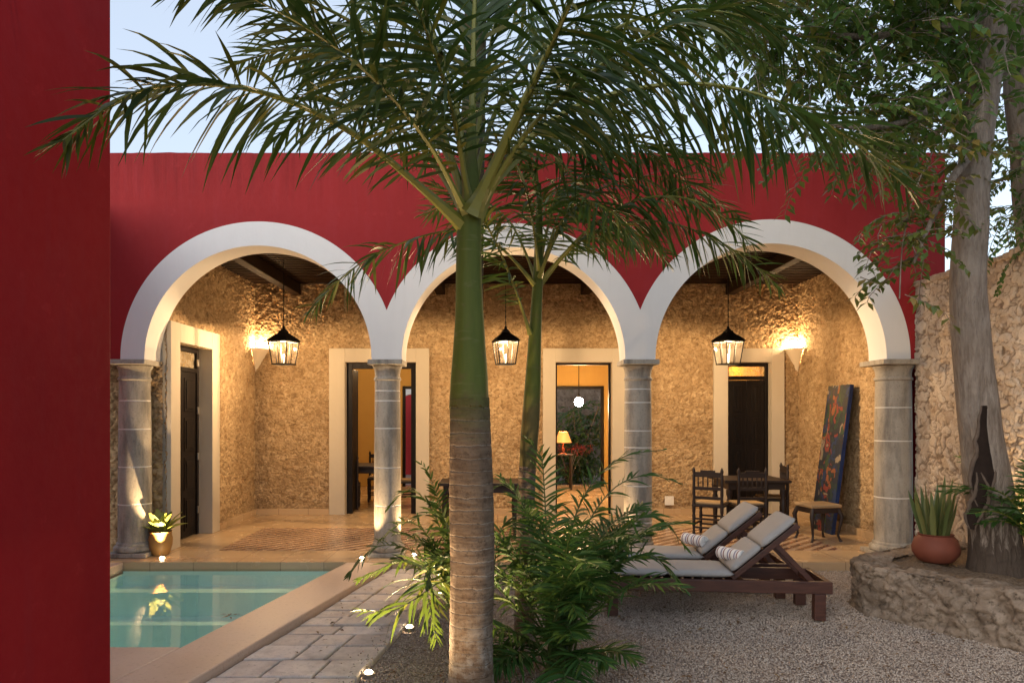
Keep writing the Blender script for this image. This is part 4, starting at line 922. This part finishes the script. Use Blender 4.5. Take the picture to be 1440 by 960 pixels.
# trees of the neighbour's plot beyond the wall and the roof
def far_tree(x, y, h, seed, label, n=90):
    rg = random.Random(seed); t = thing('tree', label, 'tree', (x, y, GZ), group=None); mb = MB(); mb2 = MB()
    tr = [Vector((x, y, GZ)), Vector((x+.1, y, h*.3)), Vector((x-.1, y+.1, h*.6)), Vector((x, y, h*.8))]; l = smooth_line([(*p,) for p in tr], 12); mb2.tube(l, list(np.linspace(.16, .06, 13)), 10, 0, wob=.1)
    for k in range(7):
        s = l[rg.randint(6, 12)]; a = rg.uniform(0, 6.28); e = s+Vector((math.cos(a)*h*.28, math.sin(a)*h*.28, rg.uniform(.0, h*.22))); bl = branch(mb2, [s, s.lerp(e, .5)+Vector((0, 0, .15)), e], .05, .01, 6); sprays(mb, rg, bl, n//7, 1.5, .12, (8, 14), zmin=5.0)
    mb2.build('trunk', M['bark'], t, smooth=70); mb.build('crown', [M['tree_leaf'], M['bark']], t)
far_tree(5.9, 10.6, 6.6, 61, 'leafy tree beyond the garden wall rising over the right end of the red roof', 260)
far_tree(4.3, 19.2, 8.6, 62, 'leafy tree rising behind the red roof above the right arch', 260)

# ------------------------------------------------------------------ pots
def croton():
    c = (GX(226, 8.72), 8.72, 0); t = thing('potted_plant', 'small plant with broad yellow green leaves in ochre pot beside the left column', 'potted plant', c)
    mb = MB(); mb.lathe([(.085, 0), (.105, .03), (.132, .12), (.135, .2), (.122, .255), (.128, .275), (.135, .285), (.118, .285), (.108, .25), (.02, .24)], c, 28); mb.build('pot', M['yellow_pot'], t, smooth=40)
    mb = MB(); rg = random.Random(3)
    for k in range(17):
        a = k*2.4; e = rg.uniform(.5, 1.35); L = rg.uniform(.2, .36); n = 6; p = Vector(c)+Vector((math.cos(a)*.03, math.sin(a)*.03, .25)); d = Vector((math.cos(a)*math.cos(e), math.sin(a)*math.cos(e), math.sin(e))); s = d.cross(Vector((0, 0, 1))).normalized(); vs = []
        for j in range(n+1):
            u = j/n; w = .115*math.sin(math.pi*min(.97, .05+u*.93))**.8*(.25 if u < .12 else 1); nn = s.cross(d); vs += [p-s*w/2+nn*w*.15, p, p+s*w/2+nn*w*.15]; p = p+d*L/n; d = (d+Vector((0, 0, -.10))).normalized()
        mb.quad_add(vs, [(3*j+i, 3*j+i+1, 3*j+i+4, 3*j+i+3) for j in range(n) for i in (0, 1)])
    mb.build('leaves', M['croton_leaf'], t, smooth=60)
croton()
def snake():
    Yq = 6.66; c = (GX(1316, Yq), Yq, .335); t = thing('potted_plant', 'snake plant with upright blades in round terracotta pot on the raised bed', 'potted plant', c)
    mb = MB(); mb.lathe([(.10, 0), (.15, .02), (.195, .09), (.20, .14), (.175, .215), (.14, .25), (.15, .262), (.135, .265), (.12, .24), (.02, .23)], c, 32); mb.build('pot', M['terracotta'], t, smooth=40)
    mb = MB(); rg = random.Random(12)
    for k in range(24):
        a = k*2.4; rr_ = .10*math.sqrt(k/24); L = rg.uniform(.36, .60); e = 1.54-rr_*1.5-rg.uniform(0, .08); n = 7; p = Vector(c)+Vector((math.cos(a)*rr_, math.sin(a)*rr_, .22)); d = Vector((math.cos(a)*math.cos(e), math.sin(a)*math.cos(e), math.sin(e))); b = a+rg.uniform(-1, 1); s = Vector((-math.sin(b), math.cos(b), 0)); s = (s-d*s.dot(d)).normalized(); vs = []
        for j in range(n+1):
            u = j/n; w = .055*(.7+.6*u if u < .5 else 1.0*(1-((u-.5)/.5)**1.8*.98)); nn = s.cross(d); vs += [p-s*w/2+nn*w*.2, p, p+s*w/2+nn*w*.2]; p = p+d*L/n; d = (d+Vector((math.cos(a), math.sin(a), 0))*.018).normalized()
        mb.quad_add(vs, [(3*j+i, 3*j+i+1, 3*j+i+4, 3*j+i+3) for j in range(n) for i in (0, 1)])
    mb.build('leaves', M['snake_leaf'], t, smooth=60)
snake()

# ------------------------------------------------------------------ sun loungers
def lounger():
    t = thing('sun_lounger', 'dark wood sun lounger with grey cushion nearest us on the gravel', 'sun lounger', group='sun loungers on the gravel')
    Lg, Wd, zr = 1.95, .60, .335          # local x: foot (0) to head (Lg)
    mb = MB(); hh = .105
    mb.box2((0, 0, zr-hh), (Lg, .045, zr)); mb.box2((0, Wd-.045, zr-hh), (Lg, Wd, zr)); mb.box2((.001, .046, zr-hh+.002), (.045, Wd-.046, zr-.002)); mb.box2((Lg-.045, .046, zr-hh+.002), (Lg-.001, Wd-.046, zr-.002))
    for k in range(13): x = .09+k*.09; mb.box2((x, .046, zr-.035), (x+.06, Wd-.046, zr-.012))
    mb.build('frame', M['lounger_wood'], t, bevel=.005, world=False)
    for x in (.03, Lg-.15):
        for y in (.004, Wd-.084):
            mb = MB(); mb.box2((x, y, 0), (x+.095, y+.08, zr-hh-.001)); mb.build('leg', M['lounger_wood'], t, bevel=.006, world=False)
    hx = 1.12; an = R(40); c, s = math.cos(an), math.sin(an); bl = .74
    mb = MB(); rot = Matrix.Rotation(-an, 3, 'Y')
    for y in (.07, Wd-.115): mb.box(Vector((hx+c*bl/2, y+.0225, zr+.0+s*bl/2)), (bl, .045, .05), rot)
    for k in range(8): d = .04+k*.095; mb.box(Vector((hx+c*d, Wd/2, zr+s*d)), (.06, Wd-.24, .022), rot)
    bk = mb.build('backrest', M['lounger_wood'], t, bevel=.004, world=False)
    mb = MB()
    for y in (.135, Wd-.135): mb.bar((hx+c*.50, y, zr+s*.50-.02), (hx+.70, y, zr-.03), .03, .045)
    mb.bar((hx+.70, .12, zr-.03), (hx+.70, Wd-.12, zr-.03), .03, .04); mb.build('prop_strut', M['lounger_wood'], t, bevel=.003, world=False)
    # cushion: seat and two back sections, puffed
    def pad(a, b, th, nrm, w, nm):
        a = Vector(a); b = Vector(b); x = (b-a); L = x.length; x.normalize(); n = Vector(nrm); mb = MB(); nu, nw = 16, 12; vs = []
        def pf(u, v): return max(0, 1-(2*u-1)**6)**.5*max(0, 1-(2*v-1)**8)**.5
        for sd in (1, -1):
            for i in range(nu+1):
                for j in range(nw+1):
                    u, v = i/nu, j/nw; h = th*.5+sd*th*.5*pf(u, v)*(1+.06*noise.noise(Vector((u*4, v*3, sd+L)))) if 0 < i < nu and 0 < j < nw else th*.5
                    vs.append(a+x*(u*L)+Vector((0, (Wd-w)/2+v*w, 0))+n*h)
        k = (nu+1)*(nw+1); fs = []
        for i in range(nu):
            for j in range(nw): q = i*(nw+1)+j; fs.append((q, q+1, q+nw+2, q+nw+1)); fs.append((k+q, k+q+nw+1, k+q+nw+2, k+q+1))
        mb.quad_add(vs, fs); o = mb.build(nm, M['cushion'], t, world=False)
        bm_ = o.data; bm_.polygons.foreach_set('use_smooth', [True]*len(bm_.polygons)); w_ = o.modifiers.new('weld', 'WELD'); w_.merge_threshold = .0005
        return o
    z0 = zr+.004
    pad((.02, 0, z0), (.57, 0, z0), .068, (0, 0, 1), .54, 'seat_cushion'); pad((.565, 0, z0), (1.14, 0, z0), .068, (0, 0, 1), .54, 'seat_cushion')
    nb = (-s, 0, c); p0 = Vector((hx+.0, 0, z0+.02))+Vector(nb)*.012; pm = p0+Vector((c, 0, s))*.36; p1 = p0+Vector((c, 0, s))*.74
    pad(p0+Vector((c, 0, s))*.02, pm, .068, nb, .54, 'back_cushion'); pad(pm-Vector((c, 0, s))*.005, p1, .068, nb, .54, 'back_cushion')
    return t
l1 = lounger(); l1.location = (GX(848, 6.44)+.0, 6.37, GZ+.0); l1.rotation_euler = (0, 0, R(-5.0))
l2 = dup(l1, (GX(848, 6.44)-.05, 7.12, GZ), R(-5.0), 'dark wood sun lounger with grey cushion nearer the porch, half hidden')
def towel(loc, rz, label, first=None):
    if first: o = first.copy(); COL.objects.link(o)
    else:
        mb = MB(); n = 90; turns = 4.0; W = .27; vs = []; th = .012
        for k in range(n+1):
            a = turns*2*math.pi*k/n; r = .012+.052*k/n
            vs += [(r*math.cos(a), -W/2-.004*math.sin(a*3), r*math.sin(a)), (r*math.cos(a), W/2, r*math.sin(a)), ((r-th*.75)*math.cos(a), W/2, (r-th*.75)*math.sin(a)), ((r-th*.75)*math.cos(a), -W/2-.004*math.sin(a*3), (r-th*.75)*math.sin(a))]
        fs = []
        for k in range(n):
            for j in range(4): fs.append((4*k+j, 4*k+(j+1) % 4, 4*k+4+(j+1) % 4, 4*k+4+j))
        mb.quad_add(vs, fs); o = mb.build('rolled_towel', M['towel'], smooth=50)
    o.location = loc; o.rotation_euler = (0, 0, rz); return tag(o, label, 'towel', 'rolled striped towels')
tw = towel((GX(1027, 6.55), 6.52, .435), R(28), 'rolled striped towel on the cushion of the nearer lounger')
towel((GX(980, 7.2), 7.28, .435), R(30), 'rolled striped towel on the cushion of the farther lounger', tw)

# ------------------------------------------------------------------ porch furniture
def chair(label, group):
    t = thing('dining_chair', label, 'chair', group=group); W = M['dark_wood']
    mb = MB(); mb.box((0, 0, .44), (.43, .42, .035)); mb.build('seat', W, t, bevel=.008, world=False)
    mb = MB(); mb.box((0, 0, .475), (.38, .37, .035)); mb.build('seat_pad', M['seat_cloth'], t, bevel=.015, world=False)
    def leg(x, y, top): 
        mb = MB(); pr = [(.016, 0), (.02, .03), (.024, .06), (.017, .09), (.022, .2), (.024, .3), (.018, .33), (.024, .36), (.024, .42)]
        if top: pr += [(.022, .5), (.018, .55), (.023, .6), (.02, .75), (.022, .86), (.016, .88), (.023, .91), (.022, .93), (.012, .955), (.004, .97)]
        mb.lathe(pr, (x, y, 0), 10); mb.build('leg', W, t, smooth=50, world=False)
    for x in (-.19, .19): leg(x, -.185, False); leg(x, .19, True)
    mb = MB(); mb.box((0, .19, .87), (.36, .025, .07)); mb.box((0, .19, .915), (.2, .025, .03)); mb.box((0, .19, .68), (.36, .025, .045)); mb.box((0, .19, .55), (.36, .025, .04))
    for k in range(5): mb.lathe([(.008, .70), (.013, .75), (.009, .79), (.009, .84)], (-.13+k*.065, .19, 0), 8)
    mb.build('backrest', W, t, bevel=.003, world=False)
    mb = MB()
    for z in (.14, .26): mb.box((0, -.185, z), (.35, .02, .025)); mb.box((0, .19, z), (.35, .02, .025))
    for x in (-.19, .19): mb.box((x, 0, .18), (.02, .34, .025))
    mb.build('stretcher', W, t, bevel=.003, world=False)
    return t
def table(loc, sx, sy, label, rz=0):
    t = thing('dining_table', label, 'table', loc, rz); mb = MB(); mb.box((0, 0, .74), (sx, sy, .04)); mb.build('tabletop', M['dark_wood'], t, bevel=.008, world=False)
    mb = MB(); mb.box((0, 0, .67), (sx-.14, sy-.14, .10)); mb.build('apron', M['dark_wood'], t, bevel=.004, world=False)
    for x in (-1, 1):
        for y in (-1, 1): mb = MB(); mb.lathe([(.025, 0), (.035, .05), (.028, .1), (.04, .3), (.045, .45), (.03, .5), (.045, .55), (.045, .62)], (x*(sx/2-.09), y*(sy/2-.09), 0), 12); mb.build('leg', M['dark_wood'], t, smooth=50, world=False)
    return t
G1 = 'dark spindle back chairs round the porch table'
c1 = chair('dark spindle back chair standing left of the porch table by the right arch', G1); c1.location = (GX(1000, 10.05), 10.05, 0); c1.rotation_euler = (0, 0, R(150))
table((GX(1052, 10.65), 10.65, 0), .95, .85, 'dark wood table with chairs in front of the closed door')
dup(c1, (GX(1048, 10.05), 10.0, 0), R(184), 'dark spindle back chair at the front of the porch table', G1)
dup(c1, (GX(1080, 10.6)+.1, 10.75, 0), R(262), 'dark spindle back chair right of the porch table by the closed door', G1)
table((GX(676, 10.2), 10.2, 0), 1.15, .8, 'long dark wood table on the porch behind the tall palm trunk')
table((GX(508, 13.4)-.05, 13.5, 0), 1.3, .9, 'dark wood dining table inside the yellow room')
G2 = 'dark chairs in the yellow room'
dup(c1, (GX(521, 13.2), 14.15, 0), R(6), 'dark spindle back chair behind the table in the yellow room', G2)
dup(c1, (GX(500, 13.2)-.1, 12.98, 0), R(186), 'dark spindle back chair in front of the table just inside the yellow room', G2)
dup(c1, (GX(572, 13.3), 13.5, 0), R(-80), 'dark spindle back chair at the right end of the table in the yellow room', G2)
def stool():
    t = thing('stool', 'low stool with cream seat and curved dark legs before the leaning painting', 'stool', (GX(1150, 9.75), 9.75, 0), R(12))
    mb = MB(); mb.box((0, 0, .475), (.46, .40, .05)); mb.build('seat', M['seat_cloth'], t, bevel=.02, world=False, bseg=3)
    mb = MB(); mb.box((0, 0, .415), (.43, .37, .065)); mb.build('apron', M['dark_wood'], t, bevel=.01, world=False)
    for x in (-1, 1):
        for y in (-1, 1):
            mb = MB(); mb.tube([(x*.19, y*.16, .44), (x*.225, y*.19, .34), (x*.205, y*.175, .2), (x*.19, y*.16, .08), (x*.21, y*.175, .02), (x*.225, y*.185, 0)], [.03, .03, .02, .014, .016, .022], 10); mb.build('leg', M['dark_wood'], t, smooth=60, world=False)
stool()
# leaning canvas
t = thing('painting', 'tall dark floral canvas with blue edge leaning on the porch end wall', 'painting', (4.75, 10.5, 0))
a, b = Vector((4.70, 0, .0)), Vector((4.97, 0, 2.12)); d = (b-a).normalized(); nn = Vector((d.z, 0, -d.x)); th = .05
def sheet(o0, o1, y0, y1): return [a+nn*o0+Vector((0, y0, 0)), a+nn*o0+Vector((0, y1, 0)), b+nn*o0+Vector((0, y1, 0)), b+nn*o0+Vector((0, y0, 0)), a+nn*o1+Vector((0, y0, 0)), a+nn*o1+Vector((0, y1, 0)), b+nn*o1+Vector((0, y1, 0)), b+nn*o1+Vector((0, y0, 0))]
BF = [(0, 1, 2, 3), (7, 6, 5, 4), (0, 4, 5, 1), (2, 6, 7, 3), (0, 3, 7, 4), (1, 5, 6, 2)]
mb = MB(); mb.quad_add(sheet(.002, th, 10.16, 10.84), BF); mb.build('stretcher_frame', M['canvas_side'], t)
mb = MB(); mb.quad_add(sheet(-.003, .0015, 10.17, 10.83), BF); mb.build('canvas', M['canvas'], t)
# wall socket plate
p = P(940, 703, YB); mb = MB(); mb.box((p.x, YB-.055, p.z), (.15, .03, .15)); mb.box((p.x, YB-.073, p.z), (.05, .008, .08)); o = mb.build('socket_plate', M['plate'], bevel=.005); tag(o, 'small white square socket plate low on the porch wall', 'wall socket')

# ------------------------------------------------------------------ lamps
def lantern():
    t = thing('hanging_lantern', 'black iron lantern with clear panes hanging in the left arch', 'lantern', group='hanging lanterns along the porch')
    zt, zb, wt, wb = .335, .0, .18, .135
    mb = MB()
    for sx in (-1, 1):
        for sy in (-1, 1): mb.bar((sx*wb, sy*wb, zb), (sx*wt, sy*wt, zt), .016, .016)
    for w, z in ((wb, zb), (wt, zt)):
        for s in (-1, 1): mb.box((0, s*w, z), (2*w+.018, .018, .018)); mb.box((s*w, 0, z), (.018, 2*w-.019, .018))
    for s in (-1, 1): mb.bar((0, s*wb, zb), (0, s*wt, zt), .010, .010); mb.bar((s*wb, 0, zb), (s*wt, 0, zt), .010, .010)
    mb.build('frame', M['iron'], t, world=False)
    mb = MB(); prof = [(.205, .345), (.20, .355), (.14, .41), (.085, .45), (.06, .475), (.055, .50)]; vs = []
    for r, z in prof: vs += [(-r, -r, z), (r, -r, z), (r, r, z), (-r, r, z)]
    k = len(prof); mb.quad_add(vs, [(4*i+j, 4*i+(j+1) % 4, 4*i+4+(j+1) % 4, 4*i+4+j) for i in range(k-1) for j in range(4)]+[(0, 3, 2, 1), (4*k-4, 4*k-3, 4*k-2, 4*k-1)])
    mb.lathe([(.05, .50), (.055, .51), (.02, .535), (.028, .55), (.012, .57)], (0, 0, 0), 12); mb.build('roof', M['iron'], t, world=False)
    mb = MB()
    for s in (-1, 1):
        e = .004; mb.quad_add([(-wb, s*(wb-e), zb), (wb, s*(wb-e), zb), (wt, s*(wt-e), zt), (-wt, s*(wt-e), zt)], [(0, 1, 2, 3)]); mb.quad_add([(s*(wb-e), -wb, zb), (s*(wb-e), wb, zb), (s*(wt-e), wt, zt), (s*(wt-e), -wt, zt)], [(0, 1, 2, 3)])
    mb.build('glass_pane', M['glass'], t, world=False)
    mb = MB(); mb.lathe([(.008, .02), (.010, .05), (.016, .08), (.018, .11), (.012, .14), (.004, .15)], (0, 0, 0), 12); mb.build('bulb', M['bulb_soft'], t, smooth=60, world=False)
    mb = MB(); z = .57
    mb.tube([(0, 0, .56), (0, 0, 1.62)], .006, 6); 
    for k in range(26): mb.box((0, 0, .59+k*.04), (.018 if k % 2 else .006, .006 if k % 2 else .018, .03))
    mb.build('chain', M['iron'], t, world=False)
    lamp('lantern_light', 'POINT', (0, 0, .285), LANT, WARM, t, .018)
    return t
LANT = 82
YLN = 10.25; zl = H+70*YLN/F
ln1 = lantern(); ln1.scale = (.84, .84, .95); ln1.location = (GX(399, YLN), YLN, zl)
dup(ln1, (GX(711, YLN), YLN, zl), 0, 'black iron lantern with clear panes hanging in the middle arch'); dup(ln1, (GX(1024, YLN), YLN, zl), 0, 'black iron lantern with clear panes hanging in the right arch')
for o in bpy.data.objects:
    if o.name == 'hanging_lantern.001': o.rotation_euler.z = R(14)
    if o.name == 'hanging_lantern': o.rotation_euler.z = R(-18)
    if o.name == 'hanging_lantern.002': o.rotation_euler.z = R(22)

def sconce(x, sg, label):
    t = thing('corner_sconce', label, 'wall lamp', (x, YB, 2.42), group='plaster corner sconces')
    mb = MB(); n = 10; R_ = .235; vs = []
    def ring(r, z): return [(sg*r*math.cos(a)*1.0, -r*math.sin(a), z) for a in np.linspace(0, math.pi/2, n+1)]
    prof = [(.02, .0), (.07, .10), (.14, .22), (.20, .32), (R_, .36), (R_, .385), (R_-.02, .385), (R_-.04, .33), (.12, .24)]
    for r, z in prof: vs += ring(r, z)
    w = n+1; mb.quad_add(vs, [(i*w+j, i*w+j+1, (i+1)*w+j+1, (i+1)*w+j) for i in range(len(prof)-1) for j in range(n)])
    mb.build('shell', M['sconce'], t, smooth=60, world=False)
    mb = MB(); mb.lathe([(.015, .28), (.03, .30), (.035, .335), (.02, .36)], (sg*.11, -.11, 0), 12); mb.build('bulb', M['bulb'], t, smooth=60, world=False)
    lamp('sconce_light', 'POINT', (sg*.13, -.13, .40), SCON, WARM, t, .03)
SCON = 22
sconce(XL+.03, 1, 'plaster corner sconce glowing in the left back corner of the porch'); sconce(XR-.03, -1, 'plaster corner sconce glowing beside the closed door at right')

UPL = 'small ground spotlights'
def uplight(loc, label, energy, d, proto=None, size=70):
    if proto: t = dup_fix(proto, loc, label)
    else:
        t = thing('ground_spotlight', label, 'spotlight', loc, group=UPL)
        mb = MB(); mb.lathe([(.045, -.03), (.046, .002), (.043, .005), (.034, .005), (.032, .002)], (0, 0, 0), 20, cap=False); mb.build('rim', M['steel'], t, smooth=40, world=False)
        mb = MB(); mb.lathe([(.028, .003), (.027, .010), (.021, .017), (.011, .022), (.002, .024)], (0, 0, 0), 16); mb.build('lens', M['spot'], t, smooth=50, world=False)
    l = lamp('spotlight_beam', 'SPOT', (0, 0, .036), energy, WARM, t, .008, spot_size=R(size), spot_blend=.6); aim(l, d)
    return t
def dup_fix(proto, loc, label):
    r = proto.copy(); COL.objects.link(r); r.location = loc; r['label'] = label
    for ch in proto.children:
        if ch.type == 'MESH': c = ch.copy(); COL.objects.link(c); c.parent = r
    return r
u0 = uplight((GX(228, 8.5), 8.5, .0), 'ground spotlight beside the ochre pot shining up the left column', 100, (-.20, .20, 1), None, 52)
uplight((GX(509, 8.5), 8.5, .0), 'ground spotlight just left of the second column', 70, (.06, .03, 1), u0)
uplight((COLX[1]+.33, 8.72, .0), 'ground spotlight at the right foot of the second column behind leaves', 70, (-.05, .02, 1), u0)
uplight((COLX[2]-.34, 8.60, .0), 'ground spotlight at the left foot of the third column behind the palms', 40, (.06, .02, 1), u0)
uplight((GXL(7.11)+.04, 7.11, GZ+.008), 'ground spotlight on the path edge under the lit palm clump', 40, (.32, -.45, 1), u0, 110)
uplight((GXL(4.94)+.04, 4.94, GZ+.008), 'ground spotlight on the path edge nearest us', 130, (.42, -.30, 1), u0, 110)
uplight((GXL(6.0)+.04, 6.0, GZ+.008), 'ground spotlight on the path edge hidden by the drooping frond', 30, (.32, -.42, 1), u0, 110)
uplight((GXL(3.5)+.04, 3.5, GZ+.008), 'unseen ground spotlight added on the path edge to warm the palm trunk', 50, (.95, .9, 1.75), u0, 100)  # added lamp out of view, warms the left of the tall palm trunk
uplight((4.72, 6.55, .345), 'ground spotlight in the raised bed behind the leaning tree', 35, (.05, -.02, 1), u0, 110)

# rooms: pendant bulb, table lamp, things in the garden behind
t = thing('pendant_lamp', 'bright bare globe bulb on a thin rod in the room behind the third doorway', 'lamp', P(814, 565, 14.6))
mb = MB(); mb.lathe([(.015, .09), (.055, .073), (.08, .042), (.09, 0), (.08, -.042), (.055, -.073), (.015, -.09)], (0, 0, 0), 20); mb.build('bulb', M['bulb_hot'], t, smooth=80, world=False)
mb = MB(); mb.tube([(0, 0, .085), (0, 0, 2.0)], .008, 6); mb.lathe([(.03, .08), (.035, .13), (.01, .15)], (0, 0, 0), 10); mb.build('rod', M['iron'], t, world=False)
lamp('pendant_light', 'POINT', (0, 0, -.12), 50, WARM, t, .015)
t = thing('pendant_lamp', 'small ceiling lamp lighting the yellow room beyond the second doorway', 'lamp', (-2.2, 14.6, 3.1))
mb = MB(); mb.lathe([(.02, .06), (.10, .05), (.13, .0), (.12, -.04), (.02, -.06)], (0, 0, 0), 18); mb.build('shade', M['bulb_soft'], t, smooth=60, world=False)
mb = MB(); mb.tube([(0, 0, .06), (0, 0, .86)], .006, 6); mb.build('rod', M['iron'], t, world=False)
lamp('pendant_light', 'POINT', (0, 0, -.15), 48, WARM, t, .08)
# fanlights of the closed doors glow from the room behind
t = thing('pendant_lamp', 'lamp of the room behind the closed right door showing through its fanlight', 'lamp', (4.05, 14.0, 3.0))
mb = MB(); mb.lathe([(.02, .06), (.10, .05), (.13, .0), (.12, -.04), (.02, -.06)], (0, 0, 0), 18); mb.build('shade', M['bulb_soft'], t, smooth=60, world=False)
mb = MB(); mb.tube([(0, 0, .06), (0, 0, .96)], .006, 6); mb.build('rod', M['iron'], t, world=False)
lamp('pendant_light', 'POINT', (0, 0, -.15), 60, WARM, t, .08)
p = P(792, 600, 16.4); tb = thing('side_table', 'small dark side table under the orange lamp inside the third doorway', 'table', (p.x, p.y, 0))
mb = MB(); mb.box((0, 0, .78), (.42, .42, .03)); mb.build('tabletop', M['dark_wood'], tb, bevel=.005, world=False)
for x in (-1, 1):
    for y in (-1, 1): mb = MB(); mb.box((x*.17, y*.17, .38), (.035, .035, .765)); mb.build('leg', M['dark_wood'], tb, world=False)
t = thing('table_lamp', 'table lamp with glowing orange shade inside the third doorway', 'lamp', (p.x, p.y, .796))
mb = MB(); mb.lathe([(.07, 0), (.075, .015), (.02, .03), (.035, .1), (.015, .2), (.012, .33)], (0, 0, 0), 16); mb.build('base', M['terracotta'], t, smooth=50, world=False)
mb = MB(); mb.lathe([(.19, .26), (.10, .50)], (0, 0, 0), 24, cap=False); mb.build('lamp_shade', M['shade_lit'], t, smooth=60, world=False)
mb = MB(); mb.lathe([(.01, .33), (.03, .38), (.035, .42), (.02, .45)], (0, 0, 0), 12); mb.build('bulb', M['bulb_hot'], t, smooth=60, world=False)
lamp('table_light', 'POINT', (0, 0, .52), 10, (1, .55, .25), t, .03)
mb = MB(); mb.box2((-5, 21.5, -.1), (-.2, 21.8, 4.2)); o = mb.build('rear_wall', M['red']); tag(o, 'red wall of the rear courtyard glimpsed through the second doorway', 'wall')
mb = MB(); mb.box2((-.19, 21.52, -.1), (6, 21.8, 4.2)); o = mb.build('rear_wall', M['bed_stone']); tag(o, 'dim stone wall behind the shrub beyond the third doorway', 'wall')
mb = MB(); xs2 = [GX(583, 20.6)+(.9)*math.cos(math.pi*k/24) for k in range(25)][::-1]; c_ = GX(583, 20.6)
def zo(x, r): return 1.55+math.sqrt(max(0, r*r-(x-c_)**2))
mb = MB(); xx = sorted([c_+.95*math.cos(math.pi*k/32) for k in range(33)]+[c_+.72*math.cos(math.pi*k/32) for k in range(33)]); mb.strip_solid(xx, [zo(x, .72) if abs(x-c_) < .72 else .0 for x in xx], [max(zo(x, .95), .01) for x in xx], 20.5, 20.8)
o = mb.build('garden_arch', M['white']); tag(o, 'white arch in the rear courtyard glimpsed through the second doorway', 'arch')
rg = random.Random(77)
t = thing('garden_plant', 'leafy shrub in the rear garden behind the third doorway', 'plant', (2.1, 19.0, 0)); mb = MB(); mb2 = MB()
for k in range(7):
    a = k*.9; l = smooth_line([(2.1, 19.0, -.1), (2.1+.3*math.cos(a), 19+.2*math.sin(a), .9), (2.1+.8*math.cos(a), 19+.5*math.sin(a), 1.9)], 12); mb2.tube(l, .015, 6); sprays(mb, rg, l, 34, 1.0, .14, (6, 10))
mb2.build('stem', M['bark'], t); mb.build('foliage', [M['tree_leaf'], M['bark']], t)
t = thing('flowering_plant', 'red flowering shrub in the rear garden just inside the third doorway', 'plant', (1.75, 17.9, 0)); mb = MB(); mb2 = MB(); mb3 = MB()
for k in range(6):
    a = k*1.05; l = smooth_line([(1.75, 17.9, -.1), (1.75+.2*math.cos(a), 17.9+.15*math.sin(a), .45), (1.75+.45*math.cos(a), 17.9+.3*math.sin(a), .85)], 10); mb2.tube(l, .01, 6); sprays(mb, rg, l, 5, .4, .08, (4, 7)); leaf_cloud(mb3, rg, l[-1], (.2, .2, .14), 60, .07)
mb2.build('stem', M['bark'], t); mb.build('foliage', [M['tree_leaf'], M['bark']], t); mb3.build('blossom', M['flower'], t)

# ------------------------------------------------------------------ sky, sun, camera
w = bpy.data.worlds.new('World'); SC.world = w; w.use_nodes = True; nt = w.node_tree; bg = nt.nodes['Background']
SUN_EL, SUN_AZ = 13, 222
sky = nt.nodes.new('ShaderNodeTexSky'); sky.sky_type = 'NISHITA'; sky.sun_disc = False; sky.sun_elevation = R(SUN_EL); sky.sun_rotation = R(SUN_AZ); sky.dust_density = 1.0; sky.air_density = 1.0; sky.ozone_density = 1.5
hs = nt.nodes.new('ShaderNodeHueSaturation'); hs.inputs['Saturation'].default_value = .72; hs.inputs['Value'].default_value = 1.0
veil = nt.nodes.new('ShaderNodeMix'); veil.data_type = 'RGBA'; veil.inputs[0].default_value = .62; veil.inputs[7].default_value = (1.95, 2.2, 2.65, 1)
nt.links.new(sky.outputs[0], hs.inputs['Color']); nt.links.new(hs.outputs[0], veil.inputs[6]); nt.links.new(veil.outputs[2], bg.inputs[0]); bg.inputs[1].default_value = .15
sl = bpy.data.lights.new('sun', 'SUN'); sl.energy = .55; sl.angle = R(40); sl.color = (1, .93, .85); so = bpy.data.objects.new('sun', sl); COL.objects.link(so)
az = R(SUN_AZ); el = R(SUN_EL+16); sd = Vector((math.sin(az)*math.cos(el), math.cos(az)*math.cos(el), math.sin(el))); so.rotation_euler = sd.to_track_quat('Z', 'Y').to_euler(); so.location = (0, -5, 12)
cam = bpy.data.cameras.new('camera'); co = bpy.data.objects.new('camera', cam); COL.objects.link(co); SC.camera = co
co.location = (0, 0, H); co.rotation_euler = (R(90), 0, 0); cam.sensor_width = 36; cam.sensor_fit = 'HORIZONTAL'; cam.lens = F/1440*36; cam.shift_x = (720-CX)/1440; cam.shift_y = (CY-480)/1440; cam.clip_end = 2000; cam.clip_start = .05
SC.view_settings.view_transform = 'Standard'; SC.view_settings.look = 'None'; SC.view_settings.exposure = 1.35; SC.view_settings.gamma = 1.0
SC.render.engine = 'CYCLES'
try: SC.cycles.transparent_max_bounces = 16
except Exception: pass
